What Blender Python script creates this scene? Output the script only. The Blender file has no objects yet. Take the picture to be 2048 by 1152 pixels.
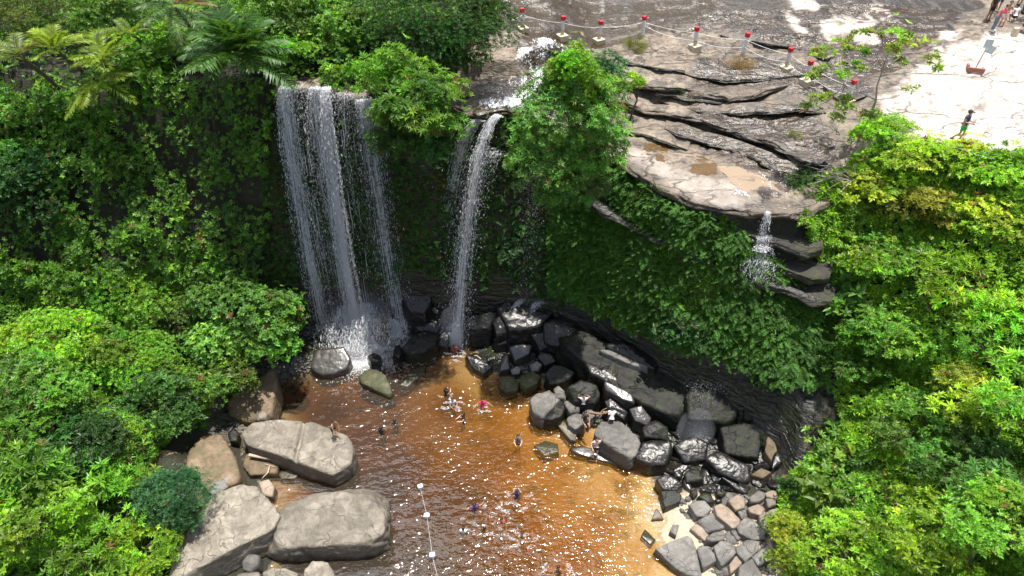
import bpy, bmesh, math, random
import numpy as np
from mathutils import Vector, Matrix, Quaternion

# ------------------------------------------------------------------ camera, sky, sun, exposure
scene = bpy.context.scene
COL = scene.collection
PITCH = math.radians(41.0); CAMZ = 34.0; F = 1365.3
cam = bpy.data.cameras.new("camera"); camo = bpy.data.objects.new("camera", cam); COL.objects.link(camo)
camo.location = (0, 0, CAMZ); camo.rotation_euler = (math.pi / 2 - PITCH, 0, 0)
cam.sensor_width = 36.0; cam.lens = 36.0 * F / 2048.0; cam.clip_end = 2000.0; cam.clip_start = 0.5
scene.camera = camo

SUN = Vector((0.105, 0.062, 0.99)).normalized()
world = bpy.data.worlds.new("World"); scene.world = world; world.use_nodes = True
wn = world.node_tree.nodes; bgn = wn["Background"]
sky = wn.new("ShaderNodeTexSky"); sky.sky_type = 'NISHITA'; sky.sun_disc = False
sky.sun_elevation = math.asin(SUN.z); sky.sun_rotation = math.atan2(SUN.x, SUN.y); sky.dust_density = 2.0
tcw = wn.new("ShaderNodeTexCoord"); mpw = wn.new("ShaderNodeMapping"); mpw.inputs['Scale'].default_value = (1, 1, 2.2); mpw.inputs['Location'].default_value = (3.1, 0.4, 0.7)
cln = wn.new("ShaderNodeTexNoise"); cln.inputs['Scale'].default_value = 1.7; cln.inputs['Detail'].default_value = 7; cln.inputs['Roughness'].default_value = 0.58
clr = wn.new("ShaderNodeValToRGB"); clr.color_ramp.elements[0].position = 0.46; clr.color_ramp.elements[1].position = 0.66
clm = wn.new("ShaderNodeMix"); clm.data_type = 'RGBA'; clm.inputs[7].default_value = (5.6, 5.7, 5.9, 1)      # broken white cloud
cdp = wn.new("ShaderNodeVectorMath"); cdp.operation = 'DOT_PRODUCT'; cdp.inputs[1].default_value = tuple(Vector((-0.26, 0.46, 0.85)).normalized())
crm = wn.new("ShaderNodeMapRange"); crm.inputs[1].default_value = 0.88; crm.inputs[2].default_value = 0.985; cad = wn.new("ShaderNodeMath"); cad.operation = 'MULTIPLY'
clb = wn.new("ShaderNodeMix"); clb.data_type = 'RGBA'; clb.inputs[7].default_value = (34, 34.5, 36, 1)            # bright cloud added out of view ahead for the pool to mirror
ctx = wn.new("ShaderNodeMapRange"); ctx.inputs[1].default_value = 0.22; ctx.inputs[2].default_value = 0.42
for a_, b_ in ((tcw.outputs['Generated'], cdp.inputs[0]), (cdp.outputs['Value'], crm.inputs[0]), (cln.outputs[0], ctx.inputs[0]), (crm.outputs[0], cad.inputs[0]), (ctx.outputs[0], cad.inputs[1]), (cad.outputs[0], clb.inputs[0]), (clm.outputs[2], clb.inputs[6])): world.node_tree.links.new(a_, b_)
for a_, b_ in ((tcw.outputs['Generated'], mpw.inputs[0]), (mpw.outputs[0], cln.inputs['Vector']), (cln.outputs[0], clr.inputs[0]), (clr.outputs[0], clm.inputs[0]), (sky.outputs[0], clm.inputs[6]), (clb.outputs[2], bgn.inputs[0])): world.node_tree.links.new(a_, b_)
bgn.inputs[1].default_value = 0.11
sl = bpy.data.lights.new("sun", 'SUN'); sl.energy = 4.6; sl.angle = math.radians(0.5); sl.color = (1.0, 0.95, 0.87)
so = bpy.data.objects.new("sun", sl); COL.objects.link(so)
so.rotation_euler = SUN.to_track_quat('Z', 'Y').to_euler()
vs = scene.view_settings
vs.view_transform = 'Standard'; vs.look = 'None'; vs.exposure = 0.72; vs.gamma = 1.0
scene.cycles.max_bounces = 7; scene.cycles.diffuse_bounces = 3; scene.cycles.glossy_bounces = 3
scene.cycles.transparent_max_bounces = 24; scene.cycles.transmission_bounces = 4
scene.cycles.caustics_reflective = False; scene.cycles.caustics_refractive = False
scene.cycles.sample_clamp_indirect = 4.0

# ------------------------------------------------------------------ projection helpers (photo pixels 2048x1152)
SP, CP = math.sin(PITCH), math.cos(PITCH)
def ray(u, v):
    a = (np.asarray(u, float) - 1024) / F; b = (576 - np.asarray(v, float)) / F
    return np.stack([a, CP + b * SP, -SP + b * CP], -1)
def P(u, v, z):
    d = ray(u, v); t = (np.asarray(z, float) - CAMZ) / d[..., 2]
    return np.array([0, 0, CAMZ]) + d * t[..., None]
def QY(u, v, Y):
    d = ray(u, v); t = np.asarray(Y, float) / d[..., 1]
    return np.array([0, 0, CAMZ]) + d * t[..., None]
def proj(p):
    p = np.asarray(p, float); x = p[..., 0]; y = p[..., 1]; z = p[..., 2] - CAMZ
    fw = y * CP - z * SP; up = y * SP + z * CP
    fw = np.where(fw < 0.1, 0.1, fw)
    return 1024 + F * x / fw, 576 - F * up / fw

# ------------------------------------------------------------------ numpy noise
def _h(ix, iy, iz, s):
    n = (ix.astype(np.uint32) * np.uint32(374761393) + iy.astype(np.uint32) * np.uint32(668265263)
         + iz.astype(np.uint32) * np.uint32(2147483647) + np.uint32((s * 974711 + 13) & 0xffffffff))
    n = (n ^ (n >> np.uint32(13))) * np.uint32(1274126177)
    n = n ^ (n >> np.uint32(16)); n = n * np.uint32(2246822519); n = n ^ (n >> np.uint32(13))
    return n
def noise(p, s=0):
    p = np.asarray(p, float); i = np.floor(p).astype(np.int64); f = p - i
    w = f * f * f * (f * (f * 6 - 15) + 10); out = np.zeros(p.shape[:-1])
    for dx in (0, 1):
        for dy in (0, 1):
            for dz in (0, 1):
                hh = _h((i[..., 0] + dx) & 0xffffff, (i[..., 1] + dy) & 0xffffff, (i[..., 2] + dz) & 0xffffff, s)
                gx = (hh & np.uint32(255)) / 127.5 - 1; gy = ((hh >> np.uint32(8)) & np.uint32(255)) / 127.5 - 1
                gz = ((hh >> np.uint32(16)) & np.uint32(255)) / 127.5 - 1
                d = gx * (f[..., 0] - dx) + gy * (f[..., 1] - dy) + gz * (f[..., 2] - dz)
                wt = (w[..., 0] if dx else 1 - w[..., 0]) * (w[..., 1] if dy else 1 - w[..., 1]) * (w[..., 2] if dz else 1 - w[..., 2])
                out += wt * d
    return out * 1.1
def fbm(p, o=4, s=0, g=0.5):
    p = np.asarray(p, float); r = np.zeros(p.shape[:-1]); a = 1.0
    for k in range(o):
        r += a * noise(p * 2 ** k + 17.3 * k, s + k); a *= g
    return r
def xy3(x, y, sc=1.0, z=0.0):
    return np.stack([np.asarray(x) * sc, np.asarray(y) * sc, np.full(np.shape(x), z)], -1)
def sstep(a, b, x):
    t = np.clip((np.asarray(x, float) - a) / (b - a), 0, 1); return t * t * (3 - 2 * t)
def in_poly(px, py, poly):
    poly = np.asarray(poly, float); ins = np.zeros(np.shape(px), bool); n = len(poly)
    for k in range(n):
        x1, y1 = poly[k]; x2, y2 = poly[(k + 1) % n]
        if y1 == y2: continue
        c = ((y1 > py) != (y2 > py)) & (px < (x2 - x1) * (py - y1) / (y2 - y1) + x1)
        ins ^= c
    return ins
def sdist(px, py, poly):
    """signed distance: negative inside"""
    poly = np.asarray(poly, float); d = np.full(np.shape(px), 1e9); n = len(poly)
    for k in range(n):
        x1, y1 = poly[k]; x2, y2 = poly[(k + 1) % n]; ex, ey = x2 - x1, y2 - y1
        t = np.clip(((px - x1) * ex + (py - y1) * ey) / (ex * ex + ey * ey + 1e-12), 0, 1)
        d = np.minimum(d, (px - x1 - t * ex) ** 2 + (py - y1 - t * ey) ** 2)
    d = np.sqrt(d); return np.where(in_poly(px, py, poly), -d, d)

# ------------------------------------------------------------------ object helpers
def tag(o, label=None, cat=None, group=None, kind=None):
    if label: o["label"] = label
    if cat: o["category"] = cat
    if group: o["group"] = group
    if kind: o["kind"] = kind
    return o
def empty(name, loc, rz=0.0):
    o = bpy.data.objects.new(name, None); COL.objects.link(o); o.location = loc; o.rotation_euler = (0, 0, rz)
    o.empty_display_size = 0.2
    return o
def link(name, me, mat=None, parent=None, world=True):
    """link a mesh; geometry is given in world coordinates and kept there under its parent (parents are unrotated)"""
    o = bpy.data.objects.new(name, me); COL.objects.link(o)
    if mat is not None:
        for m in (mat if isinstance(mat, (list, tuple)) else [mat]): me.materials.append(m)
    if parent is not None:
        o.parent = parent
        if world: me.transform(Matrix.Translation(-Vector(parent.location)))
    return o
def np_mesh(name, V, Fc, smooth=False, col=None, attrs=None):
    """V (n,3); Fc (m,k) same-size faces"""
    V = np.asarray(V, np.float32); Fc = np.asarray(Fc, np.int32); me = bpy.data.meshes.new(name)
    m, k = Fc.shape
    me.vertices.add(len(V)); me.vertices.foreach_set("co", V.ravel())
    me.loops.add(m * k); me.loops.foreach_set("vertex_index", Fc.ravel())
    me.polygons.add(m); me.polygons.foreach_set("loop_start", np.arange(0, m * k, k, dtype=np.int32))
    try: me.polygons.foreach_set("loop_total", np.full(m, k, np.int32))
    except Exception: pass
    me.polygons.foreach_set("use_smooth", np.full(m, smooth, bool))
    me.update(calc_edges=True)
    if col is not None:
        a = me.color_attributes.new("tint", 'FLOAT_COLOR', 'POINT')
        c = np.ones((len(V), 4), np.float32); c[:, :3] = col; a.data.foreach_set("color", c.ravel())
    for an, av in (attrs or {}).items():
        a = me.attributes.new(an, 'FLOAT', 'POINT'); a.data.foreach_set("value", np.asarray(av, np.float32))
    me.validate()
    return me
class Tubes:
    def __init__(s): s.V = []; s.Q = []
    def add(s, pts, r0, r1=None, k=6, cap=True):
        pts = [Vector(p) for p in pts]; n = len(pts); r1 = r0 if r1 is None else r1; b0 = sum(len(v) for v in s.V)
        up = Vector((0.31, 0.17, 0.93)); rings = []
        for i, p in enumerate(pts):
            t = (pts[min(i + 1, n - 1)] - pts[max(i - 1, 0)]).normalized()
            a = t.cross(up)
            if a.length < 1e-3: a = t.cross(Vector((1, 0, 0)))
            a.normalize(); b = t.cross(a); r = r0 + (r1 - r0) * i / max(1, n - 1)
            rings += [p + (a * math.cos(2 * math.pi * j / k) + b * math.sin(2 * math.pi * j / k)) * r for j in range(k)]
        s.V.append(np.array([list(q) for q in rings]))
        for i in range(n - 1):
            for j in range(k):
                s.Q.append((b0 + i * k + j, b0 + i * k + (j + 1) % k, b0 + (i + 1) * k + (j + 1) % k, b0 + (i + 1) * k + j))
        if cap and k == 6:
            for o in (b0, b0 + (n - 1) * k):
                s.Q.append((o, o + 1, o + 2, o + 3)); s.Q.append((o, o + 3, o + 4, o + 5))
    def mesh(s, name):
        return np_mesh(name, np.concatenate(s.V), np.array(s.Q), True)
def bm_mesh(name, bm, smooth=False):
    me = bpy.data.meshes.new(name); bm.to_mesh(me); bm.free()
    if smooth:
        for p in me.polygons: p.use_smooth = True
    return me
def bev_box(bm, c, s, rot=None, bev=0.02, seg=2):
    r = bmesh.ops.create_cube(bm, size=1.0); vs_ = r['verts']
    bmesh.ops.scale(bm, vec=s, verts=vs_)
    if bev > 0:
        es = list({e for v in vs_ for e in v.link_edges})
        g = bmesh.ops.bevel(bm, geom=es, offset=bev, segments=seg, affect='EDGES', profile=0.6)
        vs_ = list({v for f in g['faces'] for v in f.verts} | {v for v in vs_ if v.is_valid})
    if rot is not None: bmesh.ops.rotate(bm, cent=(0, 0, 0), matrix=rot, verts=vs_)
    bmesh.ops.translate(bm, vec=c, verts=vs_)
    return vs_

# ------------------------------------------------------------------ materials
class NT:
    def __init__(s, name):
        s.m = bpy.data.materials.new(name); s.m.use_nodes = True; s.t = s.m.node_tree; s.t.nodes.clear()
        s.out = s.n('ShaderNodeOutputMaterial')
    def n(s, typ, **kw):
        nd = s.t.nodes.new(typ)
        for k, v in kw.items():
            if hasattr(nd, k): setattr(nd, k, v)
            else: nd.inputs[k].default_value = v
        return nd
    def l(s, a, b): s.t.links.new(a, b)
    def pos(s, scale=(1, 1, 1)):
        g = s.n('ShaderNodeNewGeometry'); mp = s.n('ShaderNodeMapping'); mp.inputs['Scale'].default_value = scale
        s.l(g.outputs['Position'], mp.inputs[0]); return mp.outputs[0]
    def noise(s, vec, scale, detail=5, rough=0.6, dist=0.0):
        nd = s.n('ShaderNodeTexNoise'); nd.inputs['Scale'].default_value = scale; nd.inputs['Detail'].default_value = detail
        nd.inputs['Roughness'].default_value = rough; nd.inputs['Distortion'].default_value = dist; s.l(vec, nd.inputs['Vector'])
        return nd.outputs[0]
    def ramp(s, f, stops):
        r = s.n('ShaderNodeValToRGB'); e = r.color_ramp.elements
        while len(e) < len(stops): e.new(0.5)
        for i, (p, c) in enumerate(stops):
            e[i].position = p; e[i].color = (c if len(c) == 4 else (*c, 1)) if not isinstance(c, (int, float)) else (c, c, c, 1)
        s.l(f, r.inputs[0]); return r.outputs[0]
    def mix(s, fac, a, b, mode='MIX'):
        m = s.n('ShaderNodeMix'); m.data_type = 'RGBA'; m.blend_type = mode
        for sock, v in ((m.inputs[0], fac), (m.inputs[6], a), (m.inputs[7], b)):
            if hasattr(v, 'links'): s.l(v, sock)
            elif isinstance(v, (int, float)): sock.default_value = v
            else: sock.default_value = (*v, 1) if len(v) == 3 else v
        return m.outputs[2]
    def math(s, op, a, b=0.0, c=None):
        m = s.n('ShaderNodeMath'); m.operation = op
        for i, v in enumerate((a, b, c)):
            if v is None: continue
            if hasattr(v, 'links'): s.l(v, m.inputs[i])
            else: m.inputs[i].default_value = v
        return m.outputs[0]
    def attr(s, name):
        a = s.n('ShaderNodeAttribute'); a.attribute_name = name; return a
    def bump(s, h, strength=0.5, dist=0.05, nrm=None):
        b = s.n('ShaderNodeBump'); b.inputs['Strength'].default_value = strength; b.inputs['Distance'].default_value = dist
        s.l(h, b.inputs['Height'])
        if nrm is not None: s.l(nrm, b.inputs['Normal'])
        return b.outputs[0]
    def principled(s, color, rough=0.6, nrm=None, spec=0.5):
        p = s.n('ShaderNodeBsdfPrincipled')
        if hasattr(color, 'links'): s.l(color, p.inputs['Base Color'])
        else: p.inputs['Base Color'].default_value = (*color, 1)
        if hasattr(rough, 'links'): s.l(rough, p.inputs['Roughness'])
        else: p.inputs['Roughness'].default_value = rough
        p.inputs['Specular IOR Level'].default_value = spec
        if nrm is not None: s.l(nrm, p.inputs['Normal'])
        s.l(p.outputs[0], s.out.inputs[0]); return p
def simple(name, c, rough=0.6, var=0.15, scale=6.0, spec=0.5):
    t = NT(name); v = t.pos(); n = t.noise(v, scale, 4)
    col = t.mix(t.ramp(n, [(0.3, 0.0), (0.7, 1.0)]), tuple(x * (1 - var) for x in c), tuple(min(1, x * (1 + var)) for x in c))
    t.principled(col, rough, spec=spec); return t.m

def rock_mat(name, c_lo, c_mid, c_hi, rough=(0.55, 0.85), moss=0.0, wetline=True, strata=0.4, bump=0.6, dark=0.35, spec=0.4, smooth=0.0):
    t = NT(name); v = t.pos(); vs3 = t.pos((0.8, 0.8, 4.0))
    oi = t.n('ShaderNodeObjectInfo')
    n1 = t.noise(v, 0.9, 8, 0.62); n2 = t.noise(v, 7.0, 6, 0.7); n3 = t.noise(vs3, 1.6, 6, 0.6, 0.6); n4 = t.noise(v, 40.0, 3, 0.6)
    base = t.ramp(n1, [(0.28, c_lo), (0.5, c_mid), (0.72, c_hi)])
    base = t.mix(t.math('MULTIPLY', t.ramp(n3, [(0.44, 1.0), (0.5, 0.0), (0.62, 0.0), (0.66, 0.8)]), strata), base, tuple(x * 0.45 for x in c_lo))
    base = t.mix(t.ramp(n2, [(0.30, dark), (0.48, 0.0)]), base, tuple(x * 0.4 for x in c_lo))
    base = t.mix(t.ramp(t.noise(v, 0.45, 7, 0.7, 0.8), [(0.47, 0.0), (0.60, 0.55)]), base, tuple(x * 0.62 for x in c_lo))
    base = t.mix(t.ramp(n4, [(0.35, 0.25), (0.65, 0.0)]), base, tuple(x * 0.5 for x in c_mid))
    vo = t.n('ShaderNodeTexVoronoi'); vo.feature = 'DISTANCE_TO_EDGE'; vo.inputs['Scale'].default_value = 0.55
    wv = t.n('ShaderNodeVectorMath'); wv.operation = 'ADD'; nn = t.n('ShaderNodeTexNoise'); nn.inputs['Scale'].default_value = 1.5; nn.inputs['Detail'].default_value = 5
    t.l(v, nn.inputs['Vector']); t.l(v, wv.inputs[0]); t.l(nn.outputs[1], wv.inputs[1]); t.l(wv.outputs[0], vo.inputs['Vector'])
    crack = t.math('MULTIPLY', t.ramp(vo.outputs[0], [(0.0, 1.0), (0.012, 0.0)]), t.ramp(n1, [(0.46, 0.0), (0.54, 1.0)]))
    base = t.mix(t.math('MULTIPLY', crack, 0.45), base, tuple(x * 0.25 for x in c_lo))
    val = t.math('MULTIPLY_ADD', oi.outputs['Random'], 0.3, 0.85)
    hs = t.n('ShaderNodeHueSaturation'); t.l(val, hs.inputs['Value']); t.l(base, hs.inputs['Color']); base = hs.outputs[0]
    if moss > 0:
        g = t.n('ShaderNodeNewGeometry'); 
        mm = t.ramp(t.noise(v, 1.7, 6, 0.7), [(0.5 - 0.25 * moss, 0.0), (0.62 - 0.2 * moss, 1.0)])
        base = t.mix(t.math('MULTIPLY', mm, min(1, moss + 0.2)), base, (0.035, 0.05, 0.012))
    ro = t.math('MULTIPLY_ADD', n2, rough[1] - rough[0], rough[0])
    if wetline:
        g = t.n('ShaderNodeNewGeometry'); sx = t.n('ShaderNodeSeparateXYZ'); t.l(g.outputs['Position'], sx.inputs[0])
        zz = t.math('MULTIPLY_ADD', n1, 0.35, sx.outputs[2]); wl = t.ramp(zz, [(0.26, 1.0), (0.62, 0.0)])
        base = t.mix(t.math('MULTIPLY', wl, 0.8), base, (0.035, 0.03, 0.014)); ro = t.mix(wl, ro, (0.25, 0.25, 0.25))
    h = t.math('ADD', t.math('MULTIPLY', n3, 0.7), t.math('MULTIPLY', n2, 0.35)); h = t.math('SUBTRACT', h, t.math('MULTIPLY', crack, 0.35))
    h = t.math('ADD', h, t.math('MULTIPLY', n4, 0.12))
    if smooth > 0:
        hs_ = t.math('ADD', t.noise(v, 1.4, 2.0, 0.5, 0.3), t.math('MULTIPLY', t.noise(v, 4.5, 1.0, 0.4), 0.28)); h = t.math('ADD', t.math('MULTIPLY', h, 1 - smooth), t.math('MULTIPLY', hs_, smooth))
    t.principled(base, ro, t.bump(h, bump, 0.12), spec); return t.m

M = {}
M['tan'] = rock_mat('tan_rock', (0.15, 0.13, 0.10), (0.255, 0.225, 0.18), (0.36, 0.32, 0.26), moss=0.0, strata=0.45, bump=0.9, dark=0.6)
M['grey'] = rock_mat('grey_rock', (0.10, 0.095, 0.085), (0.185, 0.175, 0.16), (0.28, 0.26, 0.235), moss=0.0, strata=0.4, bump=0.9, dark=0.6)
M['brown'] = rock_mat('brown_rock', (0.13, 0.085, 0.05), (0.20, 0.14, 0.09), (0.27, 0.2, 0.13), moss=0.25, strata=0.2)
M['warm'] = rock_mat('warm_rock', (0.20, 0.15, 0.11), (0.30, 0.235, 0.18), (0.38, 0.3, 0.24), strata=0.3)
M['dark'] = rock_mat('dark_rock', (0.008, 0.008, 0.008), (0.020, 0.0195, 0.019), (0.042, 0.040, 0.038), rough=(0.22, 0.55), moss=0.1, strata=0.7, bump=0.9, spec=0.22, smooth=0.3)
M['black'] = rock_mat('black_rock', (0.006, 0.006, 0.006), (0.014, 0.0135, 0.013), (0.030, 0.029, 0.027), rough=(0.36, 0.62), moss=0.12, strata=0.7, bump=0.9, spec=0.2, smooth=0.3)
M['wet'] = rock_mat('wet_rock', (0.008, 0.008, 0.008), (0.018, 0.017, 0.016), (0.04, 0.037, 0.034), rough=(0.20, 0.40), strata=0.7, bump=0.9, spec=0.42, smooth=0.72)
M['wetshine'] = rock_mat('wet_shiny_rock', (0.03, 0.026, 0.022), (0.05, 0.046, 0.042), (0.08, 0.074, 0.07), rough=(0.26, 0.40), strata=0.6, bump=0.45, spec=0.9, smooth=0.85)
M['mossy'] = rock_mat('mossy_rock', (0.08, 0.07, 0.045), (0.14, 0.115, 0.075), (0.2, 0.165, 0.115), rough=(0.45, 0.8), moss=0.55)
# ------------------------------------------------------------------ terrain
def Pl(lst):
    return np.array([P(u, v, z)[:2] for u, v, z in lst])
LIP = np.concatenate([np.array([(-300, 0), (-70, 0), (-50, 14), (-42, 32)]), Pl([(-60, 130, 17.5), (150, 150, 17.5), (350, 160, 17.5),
    (480, 170, 17.7), (560, 172, 18), (620, 170, 18), (690, 175, 18), (760, 200, 17.5), (850, 205, 17.2), (905, 215, 16.5), (960, 235, 16.2),
    (1040, 222, 16.2), (1100, 240, 16), (1160, 268, 15.2), (1225, 303, 14.42), (1275, 335, 14.28), (1330, 368, 14.15), (1400, 397, 14.05),
    (1450, 410, 14), (1530, 416, 13.95), (1600, 418, 13.95), (1660, 380, 14.2), (1720, 330, 15), (1800, 305, 15.8), (1900, 303, 16.2),
    (2048, 312, 16.4), (2200, 345, 16.5)]), np.array([(32, 22), (34, 10), (42, 0), (300, 0), (300, 400), (-300, 400)])])
BASE = np.array([(-60, -5), (-40, 12), (-36, 26), (-30, 28.4), (-20, 30.8), (-14.5, 33.2), (-8, 34.0), (0, 33.6), (2.6, 33.2), (5.5, 31.2),
    (9, 28.2), (12.2, 26), (14.6, 23.5), (15.0, 21), (14.4, 19), (14.4, 15), (15.5, 0), (16, -5)])
def line(lst):
    a = Pl(lst); o = np.argsort(a[:, 0]); return a[o, 0], a[o, 1]
YBX, YBY = line([(1180, 215, 14.8), (1255, 212, 14.8), (1297, 226, 14.75), (1367, 240, 14.65), (1419, 254, 14.6), (1471, 268, 14.5), (1540, 290, 14.4),
    (1600, 318, 14.3), (1640, 345, 14.2), (1690, 372, 14.1)])
YCX, YCY = line([(880, 152, 16.3), (930, 150, 16.3), (1030, 155, 16.3), (1062, 134, 16.3), (1130, 128, 16.1), (1200, 150, 15.5), (1260, 172, 15.25),
    (1314, 192, 15.25), (1384, 210, 15.25), (1453, 210, 15.25), (1505, 202, 15.25), (1585, 186, 15.25), (1640, 188, 15.3), (1700, 225, 15.3), (1760, 250, 15.4)])
def shepard(x, y, pts, p=2.6):
    num = np.zeros(np.shape(x)); den = np.zeros(np.shape(x))
    for px, py, pz in pts:
        w = 1.0 / ((x - px) ** 2 + (y - py) ** 2 + 0.15) ** (p / 2); num += w * pz; den += w
    return num / den
def ctl(lst): return [(*P(u, v, 0.0)[:2], z) for u, v, z in lst]
FLOOR = ctl([(650, 800, -1.7), (600, 780, -1.1), (760, 760, -1.5), (850, 700, -1.0), (965, 765, -.32), (900, 800, -1.0), (1100, 800, -.5), (1000, 830, -.75), (1000, 900, -1.0),
    (1150, 870, -.45), (1100, 930, -.7), (1250, 960, -.5), (1300, 990, -.22), (1200, 1040, -.75), (1320, 1035, -.05), (1150, 1100, -1.0), (1290, 1110, -.45),
    (1000, 1050, -1.5), (900, 1000, -1.9), (850, 1100, -3.2), (720, 1130, -3.2), (760, 950, -2.2), (800, 1150, -3.2), (1000, 1150, -1.9), (640, 1170, -2.2),
    (560, 960, -.35), (620, 970, -.9), (520, 940, .05), (500, 920, .1), (720, 860, -1.4), (1050, 850, -.6),
    (1345, 1000, .3), (1400, 1010, .45), (1370, 1060, .35), (1450, 1080, .5), (1530, 1000, .8), (1540, 1100, .7), (1430, 1145, .15), (1345, 1140, -.1), (1400, 1180, .1),
    (1330, 985, .08), (1300, 900, .2), (1250, 830, .6), (1350, 800, 1.0), (1450, 860, .9), (1520, 900, 1.0), (1200, 760, .8), (1100, 700, 1.0), (1060, 640, 2.0),
    (1000, 590, 3.2), (900, 590, 3.4), (830, 590, 3.0), (930, 650, .9), (870, 670, .5), (700, 610, 2.5), (620, 640, 1.5), (560, 700, .9),
    (720, 690, -.3), (680, 680, .2), (910, 705, -.4), (1000, 720, .3), (1180, 820, .1), (1560, 1150, 1.0),
    (470, 850, .9), (430, 910, .8), (330, 950, 1.3), (400, 1050, 1.0), (340, 1150, .8), (480, 760, 1.8), (500, 1130, .2), (440, 1150, .2)]) + [
    (-18, 31, 2.6), (-14.6, 31.5, 1.2), (-24, 28, 4), (-24, 20, 4), (-30, 25, 6), (-24, 31.5, 3.6), (-22, 14, 4), (-19, 22, 2.6), (-32, 16, 7), (-38, 8, 9),
    (-20, 8, 4), (-8, 8, -2), (0, 8, -2), (8, 8, 0), (15, 8, 2), (14.5, 14, 1), (-34, 30, 6), (-17.5, 17, 2.2), (-20, 26, 2.8)]
TOPS = [(*P(u, v, z)[:2], z) for u, v, z in [(-100, 100, 17.6), (150, 140, 17.5), (350, 150, 17.5), (560, 165, 18), (690, 165, 18), (850, 215, 17.3), (905, 195, 17.5),
    (300, 40, 18.5), (600, 60, 19), (800, 60, 19.3), (900, 110, 18), (1800, 290, 16), (2048, 300, 16.5), (1900, 200, 16.8), (2040, 90, 17.4), (1750, 60, 17.2),
    (1600, 20, 17.3), (1300, 10, 17.5), (1000, 20, 18.4), (1720, 330, 15.2), (1660, 390, 14.2)]] + [
    (30, 24, 16.5), (32, 10, 16), (-50, 20, 16), (-45, 34, 17.5), (0, 80, 22), (60, 60, 21), (-60, 60, 22), (60, 20, 18)]
def zplat(x, y):
    zs = shepard(x, y, TOPS, 3.0)
    wob = 0.10 * fbm(xy3(x, y, 1.2), 4, 5)
    yb = np.interp(x, YBX, YBY); yc = np.interp(x, YCX, YCY); s26 = sstep(2.0, 6.0, x)
    za = 14.0 + .085 * (y - 29.6); zb = 16.3 + (15.22 + .05 * np.clip(y - yb, 0, 3) - 16.3) * s26; zc = 17.45 + (16.02 - 17.45) * s26
    b = np.maximum(sstep(-0.10, 0.15, y - yb + wob), sstep(6.2, 5.2, x)); c = sstep(-0.10, 0.18, y - yc + wob)
    z = za + (zb - za) * b; z = z + (zc - z) * c + np.clip(y - yc - .3, 0, 30) * .11
    k = sstep(-5.2, -3.0, x) * (1 - sstep(15.5, 18.5, x + 0.25 * (y - 34)))
    return zs * (1 - k) + z * k
def height(x, y):
    x = np.asarray(x, float); y = np.asarray(y, float)
    dl = np.maximum(sdist(x, y, LIP), 0); db = np.maximum(sdist(x, y, BASE), 0)
    w = np.where(db + dl < 1e-6, 1.0, db / (db + dl + 1e-9))
    w = np.where(dl <= 0, 1.0, np.where(db <= 0, 0.0, w))
    zf = shepard(x, y, FLOOR); zt = zplat(x, y)
    rough = w * (1 - w) * 4
    n1 = fbm(xy3(x, y, 0.35), 4, 1)
    # the wall is stepped in ledges rather than one ramp
    zz = zf + (zt - zf) * np.clip(w + 0.10 * rough * n1, 0, 1)
    zz = zz + 0.06 * fbm(xy3(x, y, 1.1), 4, 3) * (1 - w) + 0.8 * n1 * rough
    rockk = w ** 8
    tn = fbm(xy3(x * .28, y * .75, .5), 4, 15) * 5.0; fr_ = tn - np.floor(tn); zz = zz + rockk * .13 * (np.floor(tn) + sstep(.86, 1.0, fr_)) * (y < 60)
    zz = zz + rockk * (0.12 * fbm(xy3(x * 0.6, y * 1.1, 0.8), 5, 8) + 0.05 * fbm(xy3(x, y * 1.6, 3.0), 3, 9))
    return zz
gx = np.concatenate([np.linspace(-400, -48, 14)[:-1], np.arange(-48, -17, 0.3), np.arange(-17, 30, 0.125), np.arange(30, 46, 0.4), np.linspace(46, 400, 14)])
gy = np.concatenate([np.linspace(-60, 4, 10)[:-1], np.arange(4, 14, 0.3), np.arange(14, 50, 0.125), np.linspace(50, 420, 30)])
GX, GY = np.meshgrid(gx, gy); GH = height(GX, GY)
NXg, NYg = len(gx), len(gy)
def hq(x, y):
    """bilinear lookup of the built ground"""
    x = np.asarray(x, float); y = np.asarray(y, float)
    i = np.clip(np.searchsorted(gx, x) - 1, 0, NXg - 2); j = np.clip(np.searchsorted(gy, y) - 1, 0, NYg - 2)
    fx = np.clip((x - gx[i]) / (gx[i + 1] - gx[i]), 0, 1); fy = np.clip((y - gy[j]) / (gy[j + 1] - gy[j]), 0, 1)
    return (GH[j, i] * (1 - fx) + GH[j, i + 1] * fx) * (1 - fy) + (GH[j + 1, i] * (1 - fx) + GH[j + 1, i + 1] * fx) * fy
def ground(u, v):
    d = ray(u, v); t = np.arange(12, 75, 0.04); p = np.array([0, 0, CAMZ]) + t[:, None] * d
    k = np.argmax(p[:, 2] < hq(p[:, 0], p[:, 1])); return p[k]

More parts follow.
